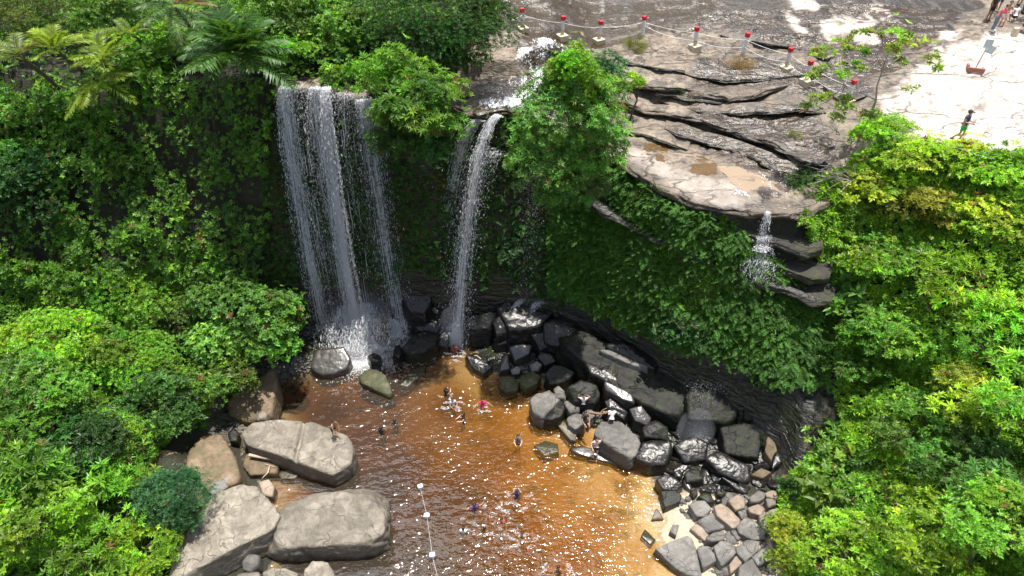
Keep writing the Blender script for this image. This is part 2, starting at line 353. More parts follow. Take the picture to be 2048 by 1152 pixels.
GV = np.stack([GX, GY, GH], -1).reshape(-1, 3)
PU, PV = proj(GV)
def mask(polys, px=8.0):
    m = np.zeros(len(_ju))
    for p in polys:
        p = np.asarray(p, float)
        near = (_ju > p[:, 0].min() - 60) & (_ju < p[:, 0].max() + 60) & (_jv > p[:, 1].min() - 60) & (_jv < p[:, 1].max() + 60)
        d = np.full(len(_ju), 1e3); d[near] = sdist(_ju[near], _jv[near], p); m = np.maximum(m, sstep(px, -px, d))
    return m
ROCKTOP = [(1000, -400), (1000, 20), (985, 70), (940, 90), (905, 130), (900, 190), (940, 250), (1120, 260), (1215, 300), (1330, 385), (1450, 425), (1600, 425),
    (1640, 370), (1690, 330), (1800, 285), (1900, 310), (2060, 320), (2600, 420), (2600, -400)]
PALE = [[(1745, 190), (1800, 180), (1880, 100), (1960, 70), (2060, 66), (2500, 60), (2500, 420), (2060, 330), (1900, 310), (1800, 290), (1770, 250)],
    [(1645, 45), (1745, 38), (1738, 62), (1650, 82)], [(1570, 24), (1600, 40), (1610, 65), (1590, 60), (1572, 45)], [(1575, 0), (1640, 0), (1635, 22), (1590, 20)],
    [(1755, 10), (1768, 12), (1765, 40), (1752, 30)], [(1710, 70), (1755, 65), (1750, 85), (1712, 84)], [(1885, 62), (1925, 60), (1905, 80), (1882, 80)], [(1728, 22), (1745, 24), (1742, 36), (1730, 36)],
    [(1240, 285), (1290, 305), (1340, 330), (1400, 345), (1460, 360), (1500, 372), (1530, 400), (1440, 412), (1380, 390), (1310, 350), (1250, 312)]]
DRY = [[(905, 95), (1000, 70), (1060, 70), (1040, 95), (1030, 140), (960, 138), (910, 130)], [(1262, 100), (1330, 70), (1400, 95), (1385, 150), (1330, 160), (1262, 130)],
    [(1262, 188), (1330, 185), (1400, 215), (1380, 222), (1300, 215)], [(1225, 240), (1300, 235), (1345, 255), (1300, 290), (1245, 280)], [(1330, 275), (1390, 275), (1395, 300), (1340, 300)],
    [(1440, 370), (1560, 380), (1590, 400), (1500, 400)], [(1380, 320), (1470, 330), (1440, 345), (1390, 345)]]
WET = [[(1000, -300), (2100, -300), (1960, 20), (1890, 60), (1790, 130), (1720, 200), (1640, 190), (1640, 120), (1560, 95), (1420, 55), (1300, 60), (1200, 95), (1130, 130), (1050, 130), (1040, 70), (1000, 40)],
    [(1380, 120), (1480, 110), (1560, 110), (1660, 140), (1660, 210), (1560, 180), (1460, 180), (1384, 180)], [(1380, 215), (1460, 212), (1620, 200), (1680, 300), (1660, 350), (1540, 285), (1440, 262), (1390, 245)],
    [(1320, 180), (1420, 190), (1420, 215), (1330, 205)], [(1340, 245), (1420, 262), (1520, 290), (1620, 330), (1610, 380), (1550, 360), (1480, 330), (1420, 310), (1350, 290)],
    [(1400, 400), (1500, 385), (1620, 400), (1600, 430), (1450, 425)], [(960, 150), (1150, 140), (1200, 200), (1120, 260), (930, 260)],
    [(1030, 95), (1140, 92), (1130, 130), (1035, 145)]]
def ground_attrs(V):
    global _ju, _jv
    u, v = proj(V); n1 = fbm(V * 0.5, 4, 21); n2 = fbm(V * 1.6, 4, 22); z = V[:, 2]
    _ju, _jv = u + 26 * n1 + 14 * n2, v + 16 * n1 + 10 * n2
    top = mask([ROCKTOP]) * (z > 12.0)
    pale = np.maximum(mask(PALE[:-1], 6), .42 * mask(PALE[-1:], 6)) * top; dry = mask(DRY, 8) * top
    wet = mask(WET, 10) * top * (1 - dry) * (1 - pale)
    wet = np.maximum(wet, top * sstep(0.0, 0.25, n2 + 0.5 * n1) * (1 - pale) * 0.8 * (1 - 0.8 * dry))
    sand = mask([[(1290, 1000), (1340, 985), (1400, 985), (1560, 1000), (1560, 1200), (1200, 1200), (1240, 1120), (1280, 1060)]], 10)
    bed = sstep(0.04, -0.1, z + 0.1 * n2) * (np.abs(V[:, 0]) < 24)
    foot = mask([[(540, 700), (640, 560), (1000, 540), (1130, 610), (1300, 700), (1600, 800), (1620, 940), (1380, 985), (1290, 940), (1180, 850), (1050, 760), (900, 720), (620, 760), (560, 860), (440, 880), (430, 800)]], 14) * (z < 5) * (1 - sand)
    wet = np.maximum(wet, foot * (1 - bed)); soil = np.clip(1 - top - sand - bed - foot, 0, 1)
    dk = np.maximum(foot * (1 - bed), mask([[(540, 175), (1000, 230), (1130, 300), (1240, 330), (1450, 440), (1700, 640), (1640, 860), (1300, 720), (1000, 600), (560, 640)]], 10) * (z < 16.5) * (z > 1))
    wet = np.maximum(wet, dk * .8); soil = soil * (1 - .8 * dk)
    return dict(dark=dk, wet=wet, pale=pale, soil=soil, sand=sand, bed=bed)
ATT = ground_attrs(GV); soil = ATT['soil']

t = NT('ground_rock'); v = t.pos(); v2 = t.pos((0.5, 1.0, 2.0))
n1 = t.noise(v, 0.8, 8, 0.65); n2 = t.noise(v, 6, 6, 0.7); n3 = t.noise(v2, 2.2, 7, 0.65, 1.0); n4 = t.noise(v, 30, 3, 0.6)
drc = t.ramp(n1, [(0.3, (0.105, 0.082, 0.06)), (0.48, (0.205, 0.163, 0.122)), (0.68, (0.33, 0.27, 0.205))])
drc = t.mix(t.ramp(n3, [(0.40, 0.75), (0.47, 0.0), (0.55, 0.0), (0.58, 0.55), (0.62, 0.0)]), drc, (0.06, 0.052, 0.044))
drc = t.mix(t.ramp(n2, [(0.36, 0.55), (0.5, 0.0)]), drc, (0.10, 0.085, 0.07))
wtc = t.ramp(n3, [(0.3, (0.014, 0.011, 0.009)), (0.5, (0.042, 0.032, 0.023)), (0.62, (0.09, 0.06, 0.036)), (0.75, (0.07, 0.066, 0.062))])
wtc = t.mix(t.ramp(n2, [(0.52, 0.0), (0.68, 0.6)]), wtc, (0.15, 0.125, 0.10))
plc = t.ramp(n1, [(0.3, (0.26, 0.22, 0.185)), (0.45, (0.43, 0.38, 0.34)), (0.7, (0.52, 0.47, 0.43))])
plc = t.mix(t.ramp(n3, [(0.33, 0.8), (0.44, 0.0), (0.56, 0.0), (0.60, 0.5), (0.64, 0.0)]), plc, (0.20, 0.165, 0.14))
slc = t.ramp(n2, [(0.35, (0.010, 0.010, 0.005)), (0.5, (0.018, 0.02, 0.008)), (0.65, (0.03, 0.022, 0.012))])
sdc = t.ramp(n2, [(0.3, (0.30, 0.24, 0.165)), (0.5, (0.44, 0.365, 0.265)), (0.7, (0.52, 0.44, 0.33))])
bdc = t.ramp(n1, [(0.36, (0.25, 0.2, 0.09)), (0.46, (0.52, 0.40, 0.2)), (0.7, (0.6, 0.47, 0.26))])
bdc = t.mix(t.ramp(n2, [(0.3, 0.6), (0.42, 0.0)]), bdc, (0.18, 0.15, 0.06))
aw, ap, as_, asd, abd = (t.attr(k).outputs['Fac'] for k in ('wet', 'pale', 'soil', 'sand', 'bed'))
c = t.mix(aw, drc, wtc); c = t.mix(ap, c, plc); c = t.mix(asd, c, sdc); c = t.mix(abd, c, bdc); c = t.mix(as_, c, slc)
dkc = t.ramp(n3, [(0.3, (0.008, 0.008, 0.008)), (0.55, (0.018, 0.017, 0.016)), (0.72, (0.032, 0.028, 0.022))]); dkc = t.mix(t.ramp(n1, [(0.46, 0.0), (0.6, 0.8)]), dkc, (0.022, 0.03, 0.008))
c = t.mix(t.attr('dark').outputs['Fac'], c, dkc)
vo = t.n('ShaderNodeTexVoronoi'); vo.feature = 'DISTANCE_TO_EDGE'; vo.inputs['Scale'].default_value = 0.42
nn = t.n('ShaderNodeTexNoise'); nn.inputs['Scale'].default_value = 1.2; nn.inputs['Detail'].default_value = 6; t.l(v2, nn.inputs['Vector'])
wv = t.n('ShaderNodeVectorMath'); wv.operation = 'ADD'; t.l(v2, wv.inputs[0]); t.l(nn.outputs[1], wv.inputs[1]); t.l(wv.outputs[0], vo.inputs['Vector'])
crk = t.ramp(vo.outputs[0], [(0.0, 1.0), (0.022, 0.0)])
crk = t.math('MULTIPLY', crk, t.math('SUBTRACT', 1.0, t.math('MAXIMUM', t.math('MAXIMUM', as_, asd), abd)))
c = t.mix(t.math('MULTIPLY', crk, t.ramp(n1, [(0.42, 0.1), (0.56, 0.85)])), c, (0.02, 0.017, 0.014))
rw = t.math('MULTIPLY_ADD', n2, 0.5, 0.0); ro = t.mix(aw, (0.75, 0.75, 0.75), t.math('MULTIPLY_ADD', n2, 0.36, 0.10))
hh = t.math('ADD', t.math('MULTIPLY', n3, 0.8), t.math('MULTIPLY', n2, 0.4)); hh = t.math('SUBTRACT', hh, t.math('MULTIPLY', crk, 0.4))
hw = t.math('ADD', t.noise(v2, 1.8, 2.0, 0.5, .4), t.math('MULTIPLY', t.noise(v, 4.5, 1.0, 0.4), 0.3)); hh = t.mix(t.math('MULTIPLY', aw, .74), hh, hw); bs_ = t.math('MULTIPLY_ADD', aw, 0.5, 0.75); nb_ = t.bump(hh, 0.85, 0.2); t.l(bs_, nb_.node.inputs['Strength']); t.principled(c, ro, nb_, 0.5); M['ground'] = t.m

qi = np.arange(NXg * NYg).reshape(NYg, NXg)
GF = np.stack([qi[:-1, :-1], qi[:-1, 1:], qi[1:, 1:], qi[1:, :-1]], -1).reshape(-1, 4)
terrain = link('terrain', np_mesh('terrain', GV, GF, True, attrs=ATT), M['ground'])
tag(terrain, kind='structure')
def ledge(lst, over=0.35, thick=0.7, back=1.4, seed=0, edge_z=None):
    """an overhanging lip of layered rock along an edge, laid over the ground behind the edge"""
    L = np.array([P(u, v, z) for u, v, z in lst]); seg = np.r_[0, np.cumsum(np.linalg.norm(np.diff(L[:, :2], axis=0), axis=1))]
    s = np.arange(0, seg[-1], 0.09); x = np.interp(s, seg, L[:, 0]); y = np.interp(s, seg, L[:, 1]); n = len(s)
    tx, ty = np.gradient(x), np.gradient(y); k = np.ones(21) / 21
    pad = lambda a: np.convolve(np.pad(a, 10, mode='edge'), k, 'valid')
    tx, ty = pad(tx), pad(ty); ln = np.hypot(tx, ty); nx_, ny_ = ty / ln, -tx / ln
    if ny_.mean() > 0: nx_, ny_ = -nx_, -ny_
    endf = np.minimum(1, np.minimum(s, s[-1] - s) / 0.8)
    wob = 0.22 * fbm(np.stack([s * .5, s * 0, s * 0 + seed], -1), 5, seed, .55)
    bz = hq(x - nx_ * back, y - ny_ * back); ez = pad(hq(x - nx_ * .55, y - ny_ * .55)) if edge_z is None else np.interp(s, seg, L[:, 2])
    rows = []
    th = thick * (0.8 + .5 * fbm(np.stack([s * .4, s * 0, s * 0 + seed + 9], -1), 3, seed)); ov = over * endf
    outs = [-back, -back * .75, -back * .5, -back * .25, -.02, .5, .85, 1.0] ; 
    prof = [(o, 0.0) for o in outs[:5]] + [(None, i) for i in range(14)]
    for o, i in prof:
        if o is not None:
            px, py = x + nx_ * (o + wob * (o + back) / back), y + ny_ * (o + wob * (o + back) / back)
            f = (o + back) / back; zt = (np.maximum(hq(px, py), bz + (ez - bz) * f) if edge_z is None else ez + .25 * (1 - f)) + .012 + .02 * f
            if o == -back and edge_z is None: zt = bz - .03
            rows.append(np.stack([px, py, zt + .03 * fbm(np.stack([px, py, px * 0], -1) * 2.5, 3, 4) * f], -1)); ztop = zt
        else:
            q = i / 13.0; lay = .16 * fbm(np.stack([s * .9, s * 0 + q * 4.5, s * 0], -1), 3, seed + 5) + .10 * (np.sin(q * 21 + 2 * wob) > .2)
            oo = ov * min(1, q * 6 + .25) * (1 if q < .55 else 1 - (q - .55) / .45 * 1.0) - (0 if q < .55 else (q - .55) / .45 * .9) + wob + lay * (1 if 0 < i < 13 else 0) * endf
            rows.append(np.stack([x + nx_ * oo, y + ny_ * oo, ztop - .02 - th * (q ** 1.15)], -1))
    V = np.stack(rows, 0); m = V.shape[0]; V = V.reshape(-1, 3); ii = np.arange(m * n).reshape(m, n)
    F_ = np.stack([ii[:-1, :-1], ii[1:, :-1], ii[1:, 1:], ii[:-1, 1:]], -1).reshape(-1, 4)
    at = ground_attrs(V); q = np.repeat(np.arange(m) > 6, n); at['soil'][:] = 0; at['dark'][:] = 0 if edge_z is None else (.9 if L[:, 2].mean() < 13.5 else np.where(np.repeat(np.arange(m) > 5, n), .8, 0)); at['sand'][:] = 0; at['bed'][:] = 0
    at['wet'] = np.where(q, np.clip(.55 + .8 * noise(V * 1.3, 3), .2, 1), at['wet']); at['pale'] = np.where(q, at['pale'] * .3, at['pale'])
    tag(link('rock_ledge', np_mesh('rock_ledge', V, F_, True, attrs=at), M['ground']), kind='structure')
def thin(lst, up=.10, **k):
    ledge([(u, v, ground(u, v)[2] + up) for u, v in lst], k.get('over', .3), k.get('thick', .22), .6, k.get('seed', 1), True)
LIPM = [(1205, 292, 14.5), (1225, 303, 14.42), (1275, 335, 14.28), (1330, 368, 14.15), (1400, 397, 14.05), (1450, 410, 14), (1530, 416, 13.95), (1600, 418, 13.95), (1665, 385, 14.1)]
ledge(LIPM, .5, 1.0, 1.5, 3)
ledge([(1190, 200, 15.3), (1255, 197, 15.25), (1297, 210, 15.25), (1367, 224, 15.25), (1419, 238, 15.22), (1471, 250, 15.2), (1540, 270, 15.2), (1600, 297, 15.2), (1655, 330, 15.2)], .35, .62, .9, 13)
ledge([(1430, 248, 14.95), (1480, 258, 14.93), (1540, 279, 14.9), (1600, 306, 14.9), (1640, 330, 14.9)], .55, .25, .7, 23, True)
ledge([(1200, 135, 16.1), (1250, 150, 16.05), (1310, 163, 16.05), (1384, 171, 16.05), (1453, 182, 16.05), (1505, 176, 16.05), (1590, 165, 16.05), (1650, 172, 16.05), (1705, 206, 16.05)], .55, .85, 1.2, 33)
ledge([(1290, 178, 15.6), (1384, 192, 15.6), (1440, 196, 15.6), (1490, 190, 15.6)], .5, .3, .8, 37, True)
_dk = True
thin([(1320, 203), (1400, 219), (1460, 224), (1520, 221), (1600, 215), (1655, 226)], .12, seed=111)
thin([(1370, 148), (1450, 157), (1520, 155), (1600, 147), (1665, 152)], .10, thick=.3, seed=121)
thin([(1235, 118), (1310, 132), (1380, 141), (1435, 146)], .08, seed=131)
thin([(1330, 258), (1400, 277), (1470, 298), (1540, 325), (1590, 352)], .07, thick=.16, seed=141)
thin([(1240, 262), (1290, 268), (1335, 280), (1375, 300)], .05, thick=.14, over=.2, seed=151)
thin([(1440, 70), (1520, 82), (1600, 95), (1660, 118)], .07, thick=.2, seed=161)
thin([(1090, 100), (1160, 108), (1215, 116)], .06, thick=.2, seed=171)
ledge([(895, 128, 17.6), (930, 138, 17.6), (990, 140, 17.6), (1028, 142, 17.6), (1050, 128, 17.5), (1066, 118, 17.5)], .5, .7, 1.3, 43)
ledge([(900, 214, 16.4), (930, 222, 16.3), (960, 236, 16.2), (1000, 226, 16.2), (1045, 224, 16.2), (1100, 240, 16)], .35, .8, .9, 53)
ledge([(545, 168, 17.9), (570, 172, 18), (600, 168, 18), (640, 168, 18), (700, 176, 18), (740, 196, 17.6)], .5, .9, 1.0, 63)
# the small cascade's rock steps below the ledge and the lower shelf across the shaded wall
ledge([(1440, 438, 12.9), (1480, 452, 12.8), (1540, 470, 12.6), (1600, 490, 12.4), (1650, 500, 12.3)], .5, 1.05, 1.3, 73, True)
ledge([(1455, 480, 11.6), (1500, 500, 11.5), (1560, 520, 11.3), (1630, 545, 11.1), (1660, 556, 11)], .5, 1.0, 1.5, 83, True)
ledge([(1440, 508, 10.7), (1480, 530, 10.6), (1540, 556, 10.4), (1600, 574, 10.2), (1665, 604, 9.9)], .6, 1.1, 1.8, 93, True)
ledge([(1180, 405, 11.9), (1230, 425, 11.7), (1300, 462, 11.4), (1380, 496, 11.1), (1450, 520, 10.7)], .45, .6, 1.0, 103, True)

# ------------------------------------------------------------------ pool water: wavy sheet closed below, tinted by absorption
wx = np.arange(-21, 15.6, 0.07); wy = np.arange(11, 35.2, 0.07); WX, WY = np.meshgrid(wx, wy)
fallb = P(720, 690, 0.0)
rd = np.hypot(WX - fallb[0], WY - fallb[1]); ang = np.arctan2(WY - fallb[1], WX - fallb[0])
wh = 0.042 * noise(np.stack([rd * 2.1, ang * rd * 0.45, WX * 0], -1), 31) * (0.55 + 2.6 * np.exp(-rd / 5.0))
wh += 0.016 * noise(xy3(WX * .9 + .5 * WY, WY * 2.0, 3.1), 37) + 0.010 * noise(xy3(WX, WY * 1.6, 4.6), 38) + 0.036 * noise(xy3(WX * 1.1 + WY * 0.5, WY * 2.2 - WX * 0.9, 1.0), 32) + 0.016 * noise(xy3(WX + 0.4 * WY, WY * 2.0, 2.6), 33) + 0.016 * noise(xy3(WX, WY, 0.45), 34)
SWIM_PX = [(893, 788), (906, 808), (965, 810), (926, 838), (1036, 884), (1034, 992), (949, 1016), (927, 1060), (969, 1056), (1003, 1040), (1044, 1070), (1116, 1142), (764, 866), (790, 842), (910, 706)]
wh *= .55 + .75 * sstep(-.25, .35, fbm(xy3(WX + .5 * WY, WY, .22), 3, 35) + .5 * np.exp(-rd / 4))
for (u, v_) in SWIM_PX:
    c0 = P(u, v_, 0.0); r = np.hypot(WX - c0[0], WY - c0[1]); wh += 0.013 * np.sin(r * 9) * np.exp(-r / 0.9) * (r > 0.15)
near_edge = 1.0
nxw, nyw = len(wx), len(wy)
top = np.stack([WX, WY, wh], -1).reshape(-1, 3)
idx = np.arange(nxw * nyw).reshape(nyw, nxw)
Q = np.stack([idx[:-1, :-1], idx[:-1, 1:], idx[1:, 1:], idx[1:, :-1]], -1).reshape(-1, 4)
loop = np.concatenate([idx[0, :], idx[1:, -1], idx[-1, :-1][::-1], idx[1:-1, 0][::-1]])
low = top[loop].copy(); low[:, 2] = -6.0; nb = len(top); nl = len(loop); lo = np.arange(nb, nb + nl)
side = np.stack([loop, lo, np.roll(lo, -1), np.roll(loop, -1)], -1)
cen = nb + nl; allV = np.concatenate([top, low, [[0, 20, -6.0]]])
botq = np.stack([lo[0::2], np.full(len(lo[0::2]), cen), np.roll(lo, -2)[0::2], np.roll(lo, -1)[0::2]], -1) if nl % 2 == 0 else None
FQ = [Q, side] + ([botq] if botq is not None else [])
t = NT('pool_water'); v = t.pos((1, 1.7, 1)); g1 = t.noise(v, 2.3, 1.0, 0.45, 0.5); g2 = t.noise(v, 5.5, 0.0, 0.5, 0.3)
hb = t.math('ADD', g1, t.math('MULTIPLY', g2, 0.28)); bn = t.bump(hb, 0.9, 0.10); t.l(t.ramp(t.noise(t.pos((1, .7, 1)), .32, 3.0, .5), [(.38, .35), (.62, 1.0)]), bn.node.inputs['Strength'])
fr = t.n('ShaderNodeFresnel'); fr.inputs['IOR'].default_value = 1.36; t.l(bn, fr.inputs['Normal'])
ga = t.n('ShaderNodeBsdfGlossy'); ga.inputs['Roughness'].default_value = 0.06; t.l(bn, ga.inputs['Normal'])
gb = t.n('ShaderNodeBsdfGlossy'); gb.inputs['Roughness'].default_value = 0.26; t.l(bn, gb.inputs['Normal'])
gm = t.n('ShaderNodeMixShader'); gm.inputs[0].default_value = 0.04; t.l(ga.outputs[0], gm.inputs[1]); t.l(gb.outputs[0], gm.inputs[2])
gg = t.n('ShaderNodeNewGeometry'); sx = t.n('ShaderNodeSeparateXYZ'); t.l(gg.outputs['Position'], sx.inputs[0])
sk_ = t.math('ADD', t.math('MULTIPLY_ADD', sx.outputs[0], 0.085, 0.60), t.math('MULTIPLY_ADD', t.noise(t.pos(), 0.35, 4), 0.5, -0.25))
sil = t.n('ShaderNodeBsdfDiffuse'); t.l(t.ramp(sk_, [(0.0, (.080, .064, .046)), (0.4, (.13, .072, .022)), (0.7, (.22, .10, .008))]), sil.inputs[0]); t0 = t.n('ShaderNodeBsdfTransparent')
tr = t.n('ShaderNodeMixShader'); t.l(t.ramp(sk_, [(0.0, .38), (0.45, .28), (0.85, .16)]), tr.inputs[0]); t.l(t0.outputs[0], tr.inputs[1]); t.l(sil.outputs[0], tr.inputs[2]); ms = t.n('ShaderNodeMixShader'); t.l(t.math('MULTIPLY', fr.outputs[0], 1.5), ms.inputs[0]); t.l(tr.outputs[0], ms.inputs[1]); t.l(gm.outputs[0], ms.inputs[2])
t.l(ms.outputs[0], t.out.inputs['Surface'])
ab = t.n('ShaderNodeVolumeAbsorption'); ab.inputs['Color'].default_value = (0.66, 0.41, 0.02, 1); ab.inputs['Density'].default_value = 1.9
t.l(ab.outputs[0], t.out.inputs['Volume']); M['water'] = t.m
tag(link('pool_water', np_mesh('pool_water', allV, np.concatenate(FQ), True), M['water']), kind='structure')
# ------------------------------------------------------------------ boulders
_ico = {}
def ico(n):
    if n not in _ico:
        bm = bmesh.new(); bmesh.ops.create_icosphere(bm, subdivisions=n, radius=1.0)
        bm.verts.ensure_lookup_table()
        _ico[n] = (np.array([v.co[:] for v in bm.verts]), np.array([[v.index for v in f.verts] for f in bm.faces])); bm.free()
    return _ico[n]
def hull_planes(pts):
    bm = bmesh.new()
    for p in pts: bm.verts.new(p)
    bmesh.ops.convex_hull(bm, input=bm.verts); bm.normal_update()
    pl = [(np.array(f.normal[:]), float(f.normal.dot(f.verts[0].co))) for f in bm.faces if f.calc_area() > 1e-6]
    bm.free(); return pl
rock_seed = [100]
def rock_mesh(pts, sharp=16, sub=5, amp=0.05, lay=0.5, seed=None):
    seed = rock_seed[0] if seed is None else seed; rock_seed[0] += 1
    pts = np.asarray(pts); cen = (pts.min(0) + pts.max(0)) / 2; cen = 0.5 * cen + 0.5 * pts.mean(0)
    pl = hull_planes([tuple(p - cen) for p in pts]); N = np.array([p[0] for p in pl]); C = np.array([max(p[1], 0.02) for p in pl])
    d, f = ico(sub); s = np.clip(d @ N.T, 0, None) / C
    r = (s ** sharp).sum(1) ** (-1.0 / sharp)
    # a touch of the direction warp evens out the vertices of long rocks
    p = d * r[:, None]; size = float(np.ptp(p, axis=0).mean())
    q = p / max(0.6, size * 0.45)
    n = fbm(q * 1.3, 5, seed, 0.55) + lay * (np.abs(fbm(q * np.array([0.9, 0.9, 4.0]), 3, seed + 7)) - 0.25)
    crackn = np.abs(noise(q * 1.1, seed + 3)); n = n + .55 * (np.abs(noise(q * 2.7, seed + 11)) - .2) + .3 * fbm(q * 6.0, 2, seed + 13); n = n - 1.1 * np.exp(-(crackn / 0.035) ** 2) * 0.5
    p = p * (1 + amp * n / max(0.5, 1.0))[:, None] + 0
    return p + cen, f
ROCKS = 'rocks'
def rock(label, poly, zt, zb, mat, cat='boulder', name=None, crown=0.12, spread=1.06, sharp=48, sub=5, amp=0.06, group=None, low=None, groove=None):
    """poly: outline of the top in photo pixels; zt: height of the top, or (height at the near edge, height at the far edge)"""
    a = np.asarray(poly, float)
    if isinstance(zt, tuple):
        k = (a[:, 1] - a[:, 1].min()) / max(1, np.ptp(a[:, 1])); z = zt[1] + (zt[0] - zt[1]) * k
    else: z = np.full(len(a), float(zt))
    tp = P(a[:, 0], a[:, 1], z); c = tp.mean(0); h = max(0.1, z.mean() - zb)
    rg = np.random.default_rng(rock_seed[0]); tp = tp + rg.normal(size=tp.shape) * np.array([.02, .02, .05]) * min(1.2, h)
    cr = c + (tp - c) * rg.uniform(.35, .75, (len(tp), 1)); cr[:, 2] += rg.uniform(.3, 1.3, len(tp)) * crown * min(1.5, h) * 0.6
    bt = c + (tp - c) * spread; bt[:, 2] = zb
    md = c + (tp - c) * (1.0 + (spread - 1) * 0.7) * rg.uniform(.95, 1.05, (len(tp), 1)); md[:, 2] = z - 0.35 * h
    pts = np.concatenate([tp, cr, bt, md] + ([P(*np.asarray(low, float).T)] if low is not None else []))
    V, Fc = rock_mesh(pts, sharp, sub, amp)
    if groove is not None:                                  # a worn channel across the top
        (ax_, ay_), (bx_, by_) = P(*groove[0], z.mean())[:2], P(*groove[1], z.mean())[:2]; L_ = math.hypot(bx_ - ax_, by_ - ay_)
        dd = ((V[:, 0] - ax_) * (by_ - ay_) - (V[:, 1] - ay_) * (bx_ - ax_)) / L_ + .12 * noise(V * 1.2, 9)
        V[:, 2] -= (.17 * np.exp(-(dd / .13) ** 2) - .05 * np.exp(-((dd - .3) / .2) ** 2)) * sstep(zb + .8, zb + 1.8, V[:, 2])
    nm = name or ('boulder' if cat == 'boulder' else cat.replace(' ', '_'))
    o = link(nm, np_mesh(nm, V - [c[0], c[1], zb], Fc, True), M[mat]); o.location = (c[0], c[1], zb)
    return tag(o, label, cat, group)
BIG = 'big boulders along the left edge of the pool'
rock('long pale boulder with a groove across its back, a bather standing on it', [(480, 868), (500, 845), (545, 838), (625, 842), (696, 866), (710, 888), (704, 925), (668, 950), (600, 922), (545, 900), (492, 888)], (1.35, 1.75), -1.2, 'tan', group=BIG, sub=6, groove=((610, 842), (588, 924)), spread=1.0, amp=0.035)
rock('broad pale boulder rising from the pool below the grooved one', [(560, 1015), (620, 990), (690, 982), (742, 996), (776, 1035), (772, 1066), (740, 1085), (640, 1094), (562, 1098), (548, 1080), (556, 1040)], (1.5, 2.0), -1.5, 'tan', group=BIG, sub=6, spread=1.04, low=[(778, 1000, .3), (740, 975, .4), (640, 985, .6), (528, 1112, .2), (530, 1085, .6)])
rock('huge sloping pale slab beside the round dark green shrub', [(430, 988), (470, 970), (520, 966), (537, 992), (561, 1024), (556, 1045), (540, 1062), (450, 1108), (355, 1153), (335, 1168), (340, 1105), (370, 1060), (405, 1012)], (1.9, 2.2), -0.5, 'tan', group=BIG, sub=6, spread=0.98, name='boulder')
rock('brown ridged rock with a shaded top under the left bank bushes', [(378, 898), (402, 868), (440, 864), (465, 900), (478, 945), (470, 965), (440, 976), (420, 988), (400, 960), (370, 935)], (1.6, 2.1), 0.0, 'brown', group=BIG)
rock('small brown rock tucked against the long-leaved bush', [(300, 912), (330, 898), (360, 904), (356, 925), (335, 938), (310, 926)], 2.0, 0.8, 'brown', 'rock', sub=4)
rock('flat grey flake leaning at the foot of the brown ridged rock', [(416, 980), (425, 968), (462, 952), (468, 958), (452, 976), (425, 990)], 1.7, .6, 'grey', 'rock', sub=4)
rock('mossy brown bank boulder below the round-leaved bush', [(455, 800), (500, 758), (548, 733), (556, 770), (542, 832), (500, 842), (458, 832)], (1.2, 2.2), -.6, 'brown', group=BIG)
rock('small grey rock in the shadow between two pale boulders', [(482, 1120), (500, 1105), (520, 1110), (518, 1132), (500, 1140), (484, 1136)], .9, -.5, 'grey', 'rock', sub=4)
rock('pale rock cut by the bottom edge, below the small shadowed rock', [(522, 1146), (545, 1136), (572, 1136), (593, 1146), (602, 1175), (525, 1180)], .9, -1.5, 'tan', 'rock', sub=5)
rock('rounded pale rock standing in dark water by the bottom edge', [(605, 1140), (625, 1122), (655, 1121), (669, 1145), (667, 1178), (606, 1178)], .9, -1.8, 'tan', 'rock', sub=5)
rock('low pale rock at the bottom edge beside the sloping slab', [(470, 1150), (500, 1142), (520, 1146), (518, 1180), (470, 1180)], .6, -.8, 'tan', 'rock', sub=4)
rock('dark pebble-like rock wedged behind the grooved boulder', [(455, 866), (468, 855), (478, 866), (474, 882), (460, 882)], 1.1, .2, 'dark', 'rock', sub=4)
rock('small pale rock on the far tip of the grooved boulder', [(512, 828), (528, 822), (538, 826), (530, 836), (514, 838)], 1.5, .4, 'tan', 'rock', sub=4)
rock('tan rock in the side channel between the pale boulders', [(515, 965), (540, 960), (548, 972), (545, 992), (525, 990)], .5, -.4, 'warm', 'rock', sub=4)
rock('flat submerged tan stone at the mouth of the side channel', [(555, 945), (580, 935), (602, 945), (590, 958), (560, 958)], .12, -.6, 'warm', 'rock', sub=4)
rock('brown slab lying in the side channel beside driftwood', [(490, 905), (520, 905), (560, 920), (555, 945), (500, 950), (484, 930)], .45, -.4, 'brown', 'rock', sub=5)
rock('glaring wet boulder at the foot of the left waterfall', [(628, 698), (690, 692), (703, 714), (696, 736), (665, 748), (640, 750), (617, 736)], (.5, 1.35), -.8, 'wetshine', sub=5, amp=.018, crown=.0, sharp=26)
rock('mossy wedge-shaped rock pointing away from the left fall', [(717, 750), (730, 738), (752, 737), (772, 752), (787, 786), (778, 792), (745, 778), (722, 766)], (.35, .7), -1.0, 'mossy', 'rock', spread=1.02)
rock('submerged mossy rock with wavelets over it, next to the wedge-shaped one', [(797, 772), (822, 738), (852, 730), (846, 750), (814, 774)], .06, -1.0, 'mossy', 'rock')
rock('small dark rock peeping through the white foam', [(735, 712), (748, 704), (762, 712), (758, 724), (742, 724)], .75, -.5, 'wet', 'rock', sub=4)
rock('narrow upright rock at the foot of the third water jet', [(785, 712), (790, 690), (801, 688), (804, 706), (797, 716)], .9, -.6, 'wet', 'rock', sub=4)
rock('dark creased boulder standing between the two waterfalls', [(796, 548), (830, 542), (858, 560), (864, 600), (850, 626), (820, 620), (800, 592)], (3.0, 4.6), .6, 'wet', sub=5, spread=1.1)
rock('brown-streaked rock behind the creased boulder', [(850, 548), (885, 556), (892, 590), (870, 612), (856, 590)], (3.0, 4.2), .8, 'dark', 'rock')
